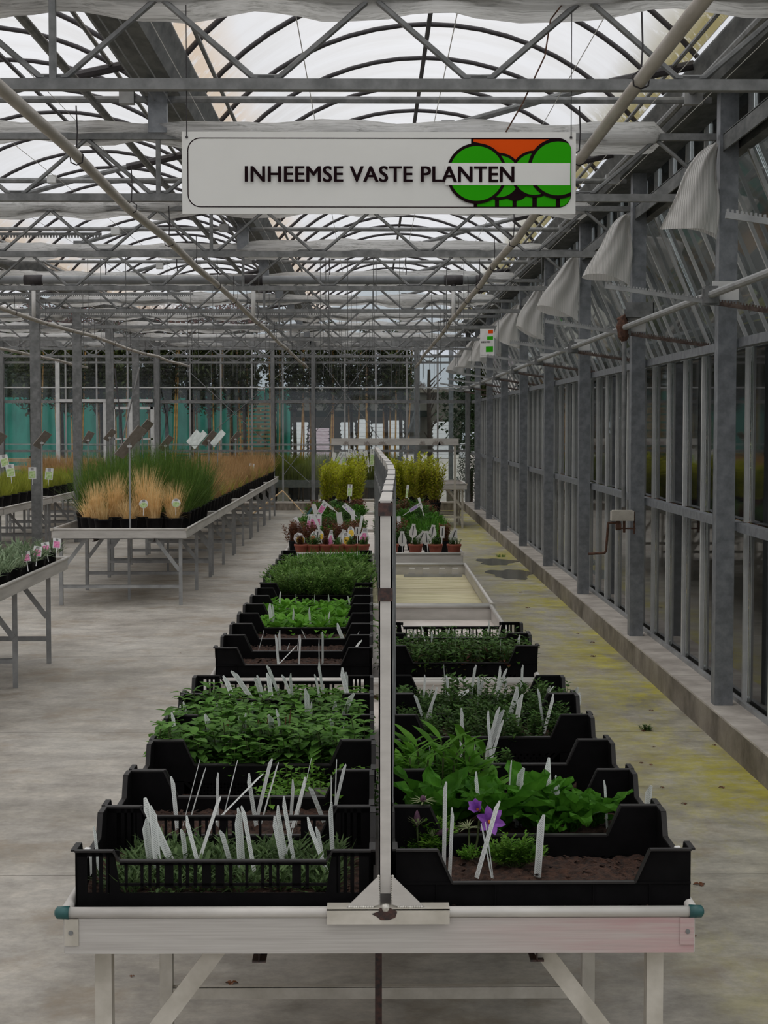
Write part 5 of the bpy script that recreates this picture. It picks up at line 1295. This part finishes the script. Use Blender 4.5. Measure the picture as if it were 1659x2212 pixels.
for j in range(6):
    for a in range(6):
        y = 9.9 + .40 * j
        lp('B' if a > 3 else 'B', 'silver', -3.34 + .205 * a, y, zbl, 'silver-leaved pot plant, %s row, %s from left, bench at lower left' % (ORD[j], ORD[a]), 'silver-leaved plants on the lower left bench', 2.1, .72)
for k, (px, py, D) in enumerate(((58, 1213, 11.0), (80, 1202, 11.3), (101, 1193, 11.6), (122, 1184, 11.8))):
    t = label_card(('rect', .055, .075, white, pinkp), px, py, D, 'pink picture label on the silver-leaved plants, %s from the left' % ORD[k], (-.1, .15, -.15, .1)[k], R(15), 'pink picture labels on the lower left bench', R(-25))
for k, (px, py) in enumerate(((858, 647), (1050, 650))):
    pp = (310, 1098) if k == 0 else (380, 1096)
    label_card(('round', .085, .085, white, pgreen), pp[0], pp[1], 15.7, 'round white picture label on the straw grasses, %s' % ('left one' if k == 0 else 'right one'), 0, 0, 'round labels on the straw grasses')
for k, (px, py, D) in enumerate(((12, 1008, 17.6), (24, 1030, 17.2), (70, 1034, 18.6), (105, 1036, 18.4), (542, 1018, 27.0))):
    label_card(('rect', .085, .13, white, pgreen), px, py, D, 'lime green picture label above the sedges, %s from the left' % ORD[k], .1 * (k - 2), .2, 'lime picture labels over the sedges')
for k, px in enumerate((299, 333, 362, 372)): obj_ = None
# information boards on poles above the left benches
infob = pmat('info_board_back', (.22, .195, .17), (.30, .27, .24), 20, .6); infof = pmat('info_board_face', (.42, .47, .44), (.60, .65, .62), 14, .4)
for k, (px, pyt, pyb, D, dire, w) in enumerate(((303, 955, 1140, 15.7, 1, .34), (322, 930, 1030, 19.2, 1, .26), (102, 950, 1040, 20.0, 2, .22), (6, 955, 1050, 20.3, 1, .25), (368, 957, 1000, 24.5, 1, .24), (427, 945, 1000, 26.0, 3, .24),
                                                 (441, 950, 1010, 24.8, 4, .28), (462, 947, 1010, 25.6, 1, .26), (481, 947, 1012, 25.0, 4, .26), (516, 944, 1000, 29.0, 1, .2), (198, 945, 1000, 24.0, 5, .18), (245, 940, 1000, 26.0, 1, .2))):
    p = at(px, pyt, D); zb_ = zbl if D < 40 else 0; hgt = p.z - zb_
    t = thing('info_board', 'tilted information board on a thin pole over the left benches, %s' % ('nearest, over the straw grass' if k == 0 else 'number %d in order of appearance' % k), 'info board', (p.x - w * .3, D, zb_), 0, 'information boards on poles')
    t['label'] = ['nearest tilted brown-backed board on a long pole over the straw grass', 'brown-backed board just behind the nearest one, slightly higher', 'rounded brown-backed board right of the first left column', 'brown-backed board at the left picture edge', 'slim brown-backed board between the green rushes and the door',
                  'pale narrow board, leftmost of the pale-faced boards', 'pale-faced board, wide, left of the middle brown-backed one', 'brown-backed board between the two pale-faced boards', 'pale-faced board, right of the pale pair', 'small brown-backed board before the wooden pallets', 'thin dark board edge-on between second and third columns', 'small brown-backed board beside the third column'][k]
    obj('pole', MB().box((-.008, -.004, 0), (.008, .004, hgt - .01)).box((-.006, .004, 0), (.006, .012, hgt - .01)), alug, t)
    pl = MB().box((-w * .52, -.075, -.004), (w * .52, .075, .004)); o = obj('board', pl, infof if dire in (3, 4) else infob, t, (w * .03, 0, hgt))
    o.rotation_euler = Matrix.Rotation(R(-50 if dire != 5 else -60), 3, 'Y').to_4x4().__matmul__(Matrix.Rotation(R(-32 if dire not in (3, 4) else 40), 4, 'X')).to_euler()
    obj('clip', MB().box((-.02, -.01, hgt - .05), (.02, .02, hgt - .03)), white, t)
flatl = thing('flat_strip', 'bamboo cane piece lying on the front of the left aisle bench', 'cane', (-2.42, 15.64, zbl)); obj('cane', MB().tube([(-.12, 0, .008), (.12, 0, .008)], .008, 8), bamboo, flatl)

# sawhorse rods at the back wall and leaning poles
pr = thing('prop_frame', 'light wooden prop rods spread against the back wall, left of the shrubs', 'prop', (-1.62, 32.3, 0)); top = Vector((-.08, 0, .42))
obj('rod', MB().bar(top, (-.62, -1.0, .0), .02, .02), wood, pr); obj('rod', MB().bar(top, (.36, -.6, .0), .014, .014), wood, pr)
lpn = thing('leaning_pole', 'two thin poles leaning against the third left column', 'pole', (-4.3, 30.0, 0)); obj('pole', MB().tube([(-.30, .3, 1.0), (.16, 0, 2.72)], .014, 6), alug, lpn); obj('pole', MB().tube([(-.02, -.6, 1.0), (-.28, 0, 2.7)], .012, 6), darkiron, lpn)

# ================================================================== FALLEN LEAVES
lv = leafmat('dry_fallen_leaf', (.10, .035, .015), (.24, .10, .05), 60, .1)
for k, (px, py, s) in enumerate(((1282, 1417, .030), (1407, 1534, .016), (1392, 1578, .020), (1412, 1612, .012), (1406, 1651, .012), (1511, 1909, .028), (1386, 1647, .014), (1430, 1700, .014), (1140, 1312, .024), (1125, 1279, .022), (1248, 1368, .018), (1280, 1387, .022), (1500, 2020, .010), (1180, 1262, .014), (1198, 1210, .014), (1543, 1608, .014), (500, 2122, .024), (455, 2140, .016), (285, 2107, .010), (390, 1410, .006), (1560, 1700, .02), (1478, 1735, .016))):
    p = gz(px, py, .004); b = MB(); r = random.Random(k)
    for q in range(3): b.leaf((0, 0, 0), q * 2.1 + r.random(), .15, s, s * .7, .5, 3, .5)
    o = obj('fallen_leaf', b, lv, None, (p.x, p.y, .003)); tag(o, 'brown fallen leaf on the concrete, %s in order toward the right wall' % ORD[k], 'leaf', 'fallen leaves on the floor')
    o['label'] = 'dry brown fallen leaf %s, %s' % ('under the nearest bench' if px < 900 and py > 2000 else 'in the left aisle' if px < 900 else 'in the right aisle', '%s from the camera' % ORD[sorted([1417, 1534, 1578, 1612, 1651, 1909, 1647, 1700, 1312, 1279, 1368, 1387, 2020, 1262, 1210, 1608, 2122, 2140, 2107, 1410, 1700.5, 1735], reverse=True).index(py if k != 20 else 1700.5)])
w_ = obj('weed', PROTO['alpine'][0], None, None, (gz(1393, 1577, 0).x, gz(1393, 1577, 0).y, 0)); w_.scale = (.7, .7, .4); tag(w_, 'small green weed growing in a floor joint of the right aisle', 'weed')
for k, (px, py) in enumerate(((1088, 1203), (1077, 1203))):
    p = gz(px, py, 0); o = obj('weed', PROTO['carnation'][k], None, None, (p.x, p.y, 0)); o.scale = (.5, .5, .5); tag(o, 'tiny grass tuft near the puddles by the curb, %s one' % ('right' if k == 0 else 'left'), 'weed')

# ================================================================== OUTSIDE
def crown(r, rx, rz, n, ls, mi=0):
    b = MB()
    for k in range(n):
        u = r.uniform(-1, 1); a = r.uniform(0, 6.3); q = math.sqrt(1 - u * u); f = r.random() ** .4
        lump = 1 + .25 * math.sin(a * 3 + u * 4)
        p = (rx * q * math.cos(a) * f * lump, rx * q * math.sin(a) * f * lump, rz * u * f)
        b.leaf(p, r.uniform(0, 6.3), r.uniform(-1.2, .8), ls * r.uniform(.7, 1.3), ls * .62, .4, 1, .2)
    return b
tree_l = leafmat('nursery_tree_leaf', (.022, .034, .010), (.10, .12, .04), 5, .3, .7)
CRN = [crown(random.Random(50 + i), .40, 1.05, 2300, .11).mesh('crown', tree_l) for i in range(3)]
CRR = [crown(random.Random(60 + i), .55, .55, 700, .09).mesh('red_crown', hedge_r) for i in range(2)]
SLIM = [crown(random.Random(70 + i), .17, 1.15, 1500, .10).mesh('slim_crown', tree_l) for i in range(2)]
trunkm = MB().tube([(0, 0, 0), (.01, .01, 1.2), (-.01, 0, 2.6), (0, 0, 3.6)], [.045, .04, .035, .02], 8).mesh('trunk', bark, True)
stakem = MB().tube([(0, 0, 0), (.03, 0, 1.5), (.02, 0, 3.5)], .018, 6).mesh('stake', bamboo)
tiem = MB().box((-.07, -.05, 2.0), (.06, .05, 2.05)).box((-.05, -.05, 1.0), (.05, .05, 1.03)).mesh('tie', black)
TX = [(-7.3, 36), (-6.9, 37.4), (-6.4, 36.2), (-5.95, 37.0), (-5.4, 36.1), (-4.85, 36.9), (-4.4, 36.1), (-3.95, 37.2), (-3.5, 36.3), (-3.1, 37.2), (-2.72, 36.1), (-2.10, 36.5, 's'), (-1.66, 36.6), (-1.25, 37.1, 's'), (-.86, 36.4), (-.42, 37.2, 'l'), (-.05, 36.3, 's'), (.35, 36.6), (.66, 36.3), (2.75, 38)]
for k, tx in enumerate(TX):
    X, Y = tx[0], tx[1]; sp = tx[2] if len(tx) > 2 else ''; r = random.Random(k + 5)
    t = thing('staked_tree', 'nursery tree tied to bamboo canes beyond the back wall, %s from the left' % ORD[k], 'tree', (X, Y, -.02), 0, 'staked nursery trees behind the glass')
    o = obj('trunk', trunkm, None, t)
    for q in range(2):
        o = obj('bamboo_cane', stakem, None, t, (r.choice((-.07, .08)) if q == 0 else r.uniform(-.2, .2), -.06, 0)); o.rotation_euler = (0, r.uniform(-.03, .05), 0)
    obj('tree_tie', tiem, None, t)
    if sp == 's': o = obj('foliage', r.choice(SLIM), None, t, (0, 0, 3.1)); o.scale = (1, 1, .95)
    else:
        o = obj('foliage', r.choice(CRN), None, t, (0, 0, 2.95 - (.15 if sp == 'l' else 0))); o.rotation_euler = (0, 0, r.uniform(0, 6)); o.scale = (r.uniform(.85, 1.1), .9, r.uniform(.9, 1.05) * (.85 if sp == 'l' else 1))
        if X < -2.3: o = obj('red_foliage', r.choice(CRR), None, t, (0, .1, 3.95))
# low planting bed on blocks behind the back wall
bed = thing('plant_bed', 'raised steel plant bed on concrete blocks just outside the back wall', 'bed', (-1.6, 35.4, 0))
obj('side_beam', MB().box((-6.2, 0, .36), (2.0, .06, .52)).box((-6.2, 2.2, .36), (2.0, 2.26, .52)), galvd, bed); obj('bed_floor', MB().box((-6.2, .06, .36), (2.0, 2.2, .40)), black, bed)
for x in (-1.2, -.25, .62, 1.3): obj('block', MB().box((x - .13, .0, .0), (x + .13, .4, .20)).box((x - .10, .05, .20), (x + .10, .35, .36)), curbtop, bed)
obj('gap_shade_sheet', MB().box((-6.2, 2.3, 0), (2.0, 2.33, .36)), bluedrum, bed)  # dark sheet added as the black shade in the gaps between the blocks
G = [g_blades(random.Random(i), n=260, L=.62, W_=.014, R_=.24, lean=.16, droop=.2, seg=2).mesh('reed', leafmat('olive_reed', (.11, .14, .015), (.34, .38, .06), 6, .3, .5) if i == 0 else bpy.data.materials['olive_reed']) for i in range(2)]
n_ = 0
for j in range(3):
    for a in range(12):
        o = obj('reed_plant', G[(a + j) % 2], None, None, (-2.1 + .23 * a, 35.8 + .6 * j, .40)); o.rotation_euler = (0, 0, a); o.scale = (1, 1, 1.05)
        tag(o, 'olive-green reed plant in the outside bed, %s row, %s from left' % (ORD[j], ORD[a]), 'plant', 'olive reeds outside the back wall')
for k, (x, y, s) in enumerate(((2.12, 36.4, 1.0),)):
    b = crown(random.Random(4), .36, .62, 5200, .035); t = thing('topiary_cone', 'dark clipped rounded bush outside the right end of the back wall', 'bush', (2.22, 36.5, 0)); obj('foliage', b, hedge_d, t, (0, 0, .62)); obj('stem', MB().tube([(0, 0, 0), (0, 0, .7)], .03, 8), bark, t)
op = thing('outside_post', 'mottled galvanised post on a concrete foot outside the back wall', 'post', (1.72, 35.6, 0)); obj('post', MB().box((-.05, -.04, .2), (.05, .04, 3.6)), galv, op); obj('foot', MB().box((-.09, -.08, 0), (.09, .08, .28)), curbm, op)
op = thing('outside_post', 'grey steel post with diagonal strut outside, right of the divider', 'post', (.98, 35.2, 0)); obj('post', MB().box((-.06, -.05, 0), (.06, .05, 3.5)), galvd, op); obj('strut', MB().bar((-.02, .1, 2.0), (-.55, .3, .4), .04, .04), galvd, op)
tb = thing('tree_trunk', 'thick pruned espalier trunk outside beside the wrapped bag stack', 'tree', (1.28, 36.5, 0)); b = MB().tube([(0, 0, 0), (.02, 0, 1.2), (0, 0, 2.2), (.0, 0, 2.9)], [.06, .05, .045, .03], 10)
for k in range(14): z0 = 1.3 + k * .1; b.tube([(0, 0, z0), (rnd.uniform(-.45, .45), rnd.uniform(-.1, .1), z0 + rnd.uniform(.1, .5))], [.02, .008], 5)
obj('trunk', b, bark, tb)
# green net screens
for k, (x0, x1, z0, z1, lab) in enumerate(((-8.8, -4.3, .1, 2.35, 'green windbreak net, left stretch behind the staked trees'), (-4.2, -2.55, .3, 2.5, 'green windbreak net, middle stretch beside the wooden pallets'), (-2.5, -1.92, .8, 2.6, 'green windbreak net, narrow right stretch beside the white bags'))):
    t = thing('windbreak_net', lab, 'net', (0, 40.0, 0), 0, 'green nets behind the back wall'); b = MB(); n_ = 30
    b.add([(x0 + (x1 - x0) * i / n_, .04 * math.sin(i * 1.1), z) for z in (z0, z1) for i in range(n_ + 1)], [(i, i + 1, i + n_ + 2, i + n_ + 1) for i in range(n_)]); o = obj('net', b, netm, t); sm = o.modifiers.new('t', 'SOLIDIFY'); sm.thickness = .006
    xx = x0
    while xx <= x1: obj('post', MB().tube([(xx, .08, 0), (xx, .08, z1 + .1)], .025, 6), bluedrum, t); xx += 1.1
# wooden pallets
tp = thing('pallet_stack', 'tall stack of pale wooden pallets outside the back wall', 'pallets', (-2.55, 38.2, 0))
for k in range(15):
    z = .85 + k * .092; obj('slat', MB().box((-.46, 0, z), (.36, .02, z + .052)), wood, tp)
for k in range(7):
    z = .87 + k * .18
    for x in (-.44, -.05, .30): obj('block', MB().box((x, .02, z), (x + .08, .4, z + .09)), wood, tp)
obj('base', MB().box((-.46, 0, 0), (.36, .5, .80)), bark, tp)
for k, (x, w2, lab) in enumerate(((-3.75, .55, 'low stack of brown pallets left of the tall pallet stack'), (-4.45, .6, 'low stack of brown pallets behind the pale boards'), (-3.2, .42, 'narrow low pallet pile touching the tall pallet stack'))):
    t = thing('pallet_pile', lab, 'pallets', (x, 37.8, 0), 0, 'low pallet piles')
    for j in range(12): obj('slat', MB().box((-w2 / 2, 0, .30 + j * .065), (w2 / 2, .5, .335 + j * .065)), wood, t)
    obj('base', MB().box((-w2 / 2, .02, 0), (w2 / 2, .48, .3)), bark, t)
bt = thing('board_pile', 'long pale boards stacked outside behind the far left bench', 'boards', (-6.9, 36.0, 0))
for j in range(5): obj('plank', MB().box((-.9, 0, .25 + j * .16), (1.5, .3, .33 + j * .16)), wood, bt)
obj('trestle', MB().box((-.8, .05, 0), (-.7, .25, .25)).box((1.3, .05, 0), (1.4, .25, .25)), bark, bt)
# wrapped bag stacks far away
for k, (px0, px1, pyt, pyb, mt) in enumerate(((630, 664, 912, 985, bagm), (666, 712, 925, 985, bagp), (735, 768, 912, 985, bagm), (772, 802, 906, 985, bagm), (832, 873, 908, 985, bagm), (936, 981, 911, 985, bagm), (803, 830, 915, 985, bagm), (995, 1012, 958, 980, bagm))):
    D = 84; a = at(px0, pyt, D); c = at(px1, pyb, D)
    t = thing('bag_stack', '%s shrink-wrapped bag stack far outside, %s from the left' % ('pinkish white' if k == 1 else 'white', ORD[[0, 1, 2, 3, 5, 6, 4, 7][k]]), 'bag stack', ((a.x + c.x) / 2, D, 0), 0, 'wrapped bag stacks in the yard')
    w2 = c.x - a.x; h = a.z; n_ = 9
    for j in range(n_):
        b = MB(); z = h * j / n_; q = rnd.uniform(-.03, .03); zz = h / n_
        b.prism([(-w2 / 2 + .05 + q, z + .01), (w2 / 2 - .05 + q, z + .01), (w2 / 2 + q, z + zz * .5), (w2 / 2 - .06 + q, z + zz), (-w2 / 2 + .06 + q, z + zz), (-w2 / 2 + q, z + zz * .5)], 0, 1.2); obj('bag_layer', b, mt, t)
# distant building, hedge and trees
bd = thing('building', 'long beige flat building far outside behind the white bag stacks', 'building', (0, 100, 0)); obj('wall', MB().box((-14, 0, 0), (5.5, 6, 3.6)), pmat('beige_wall', (.14, .13, .105), (.18, .165, .14), .5, .8), bd); obj('canopy', MB().box((-12, -4, 2.15), (3.5, 0, 2.5)), bluedrum, bd)
obj('roof', MB().box((-14.2, -.3, 3.6), (5.7, 6, 3.8)), curbm, bd)
BIG = [crown(random.Random(90 + i), 3.0, 3.2, 5200, .34).mesh('big_crown', hedge_d) for i in range(2)]
BARE = []
def bare(seed):
    r = random.Random(seed); b = MB()
    def br(p, d, L, rad, lv_):
        q = p + d * L; b.tube([p, q], [rad, rad * .7], 4, False)
        if lv_ <= 0: return
        for _ in range(3): br(q, (d + Vector((r.uniform(-.7, .7), r.uniform(-.7, .7), r.uniform(-.1, .5)))).normalized(), L * .72, rad * .6, lv_ - 1)
    br(Vector((0, 0, 0)), Vector((0, 0, 1)), 1.8, .12, 6); return b
BARE = [bare(i).mesh('bare_tree', twig) for i in range(2)]
k = 0
for (x, y, z, s, kind) in ((-26, 118, 2, 1.3, 'g'), (-21, 112, 2.5, 1.2, 'g'), (-16, 120, 2, 1.3, 'g'), (7.6, 96, 1.5, 1.0, 'g'), (8.2, 78, 2.2, 1.0, 'g'), (5.2, 52, 1.8, .62, 'g'), (6.5, 62, 2.2, .8, 'g'), (3.4, 44, 2.3, .48, 'g'), (-11, 60, 2.6, .9, 'g'), (-14, 66, 3, 1.1, 'g')):
    t = thing('evergreen_tree', 'distant dark evergreen beyond the yard, %s in left to right order' % ORD[k], 'tree', (x, y, 0), 0, 'distant evergreens beyond the yard'); k += 1
    o = obj('foliage', BIG[k % 2], None, t, (0, 0, z)); o.scale = (s, s, s); obj('trunk', trunkm, None, t).scale = (3, 3, .5)
for k, (x, y) in enumerate(((1.5, 120), (4.2, 105), (-1.8, 128), (6.8, 88), (2.6, 110))):
    o = obj('bare_tree', BARE[k % 2], None, None, (x, y, 0)); o.scale = (.75, .75, .62 + .05 * k); tag(o, 'leafless distant tree against the sky right of centre, %s' % ORD[k], 'tree', 'leafless trees far away')
# shrubs seen through the right wall
SHR = [crown(random.Random(120 + i), .95, .9, 2600, .12).mesh('shrub_crown', [hedge_d, twig, hedge_r][i % 3]) for i in range(3)] + [crown(random.Random(130), .9, .8, 2600, .12).mesh('shrub_crown', leafmat('olive_hedge', (.06, .07, .015), (.18, .18, .05), 4, .2, .5))]
r = random.Random(11)
for k in range(26):
    y = 10 + k * 1.35; t = thing('outside_shrub', 'shrub outside the right glass wall, %s counted from the front' % ORD[k], 'shrub', (4.6 + r.uniform(-.3, .6) + k * .03, y, 0), 0, 'shrubs outside the right wall')
    o = obj('foliage', SHR[r.choice((0, 1, 1, 2, 3, 3))], None, t, (0, 0, .75)); o.rotation_euler = (0, 0, r.uniform(0, 6)); obj('stem', MB().tube([(0, 0, -.05), (0, 0, .8)], .05, 6), bark, t)
for k in range(13):
    y = 11 + k * 2.9; t = thing('outside_tree', 'taller tree behind the shrubs outside the right wall, %s from the front' % ORD[k], 'tree', (7.4 + r.uniform(-.4, .8), y, 0), 0, 'trees outside the right wall')
    o = obj('foliage', BIG[k % 2], None, t, (0, 0, 2.5)); s = r.uniform(.5, .62); o.scale = (s, s, s * 1.1); o.rotation_euler = (0, 0, r.uniform(0, 6)); obj('trunk', trunkm, None, t)
gb = MB()
for k in range(900): gb.blade((r.uniform(3.0, 5.2), r.uniform(8, 32), -.03), r.uniform(0, 6.3), r.uniform(.5, 1.4), r.uniform(.15, .4), .012, .9, 2)
tag(obj('dry_grass', gb, L_straw), 'dry straw grass on the bank outside the right glass wall', 'grass', kind='stuff')
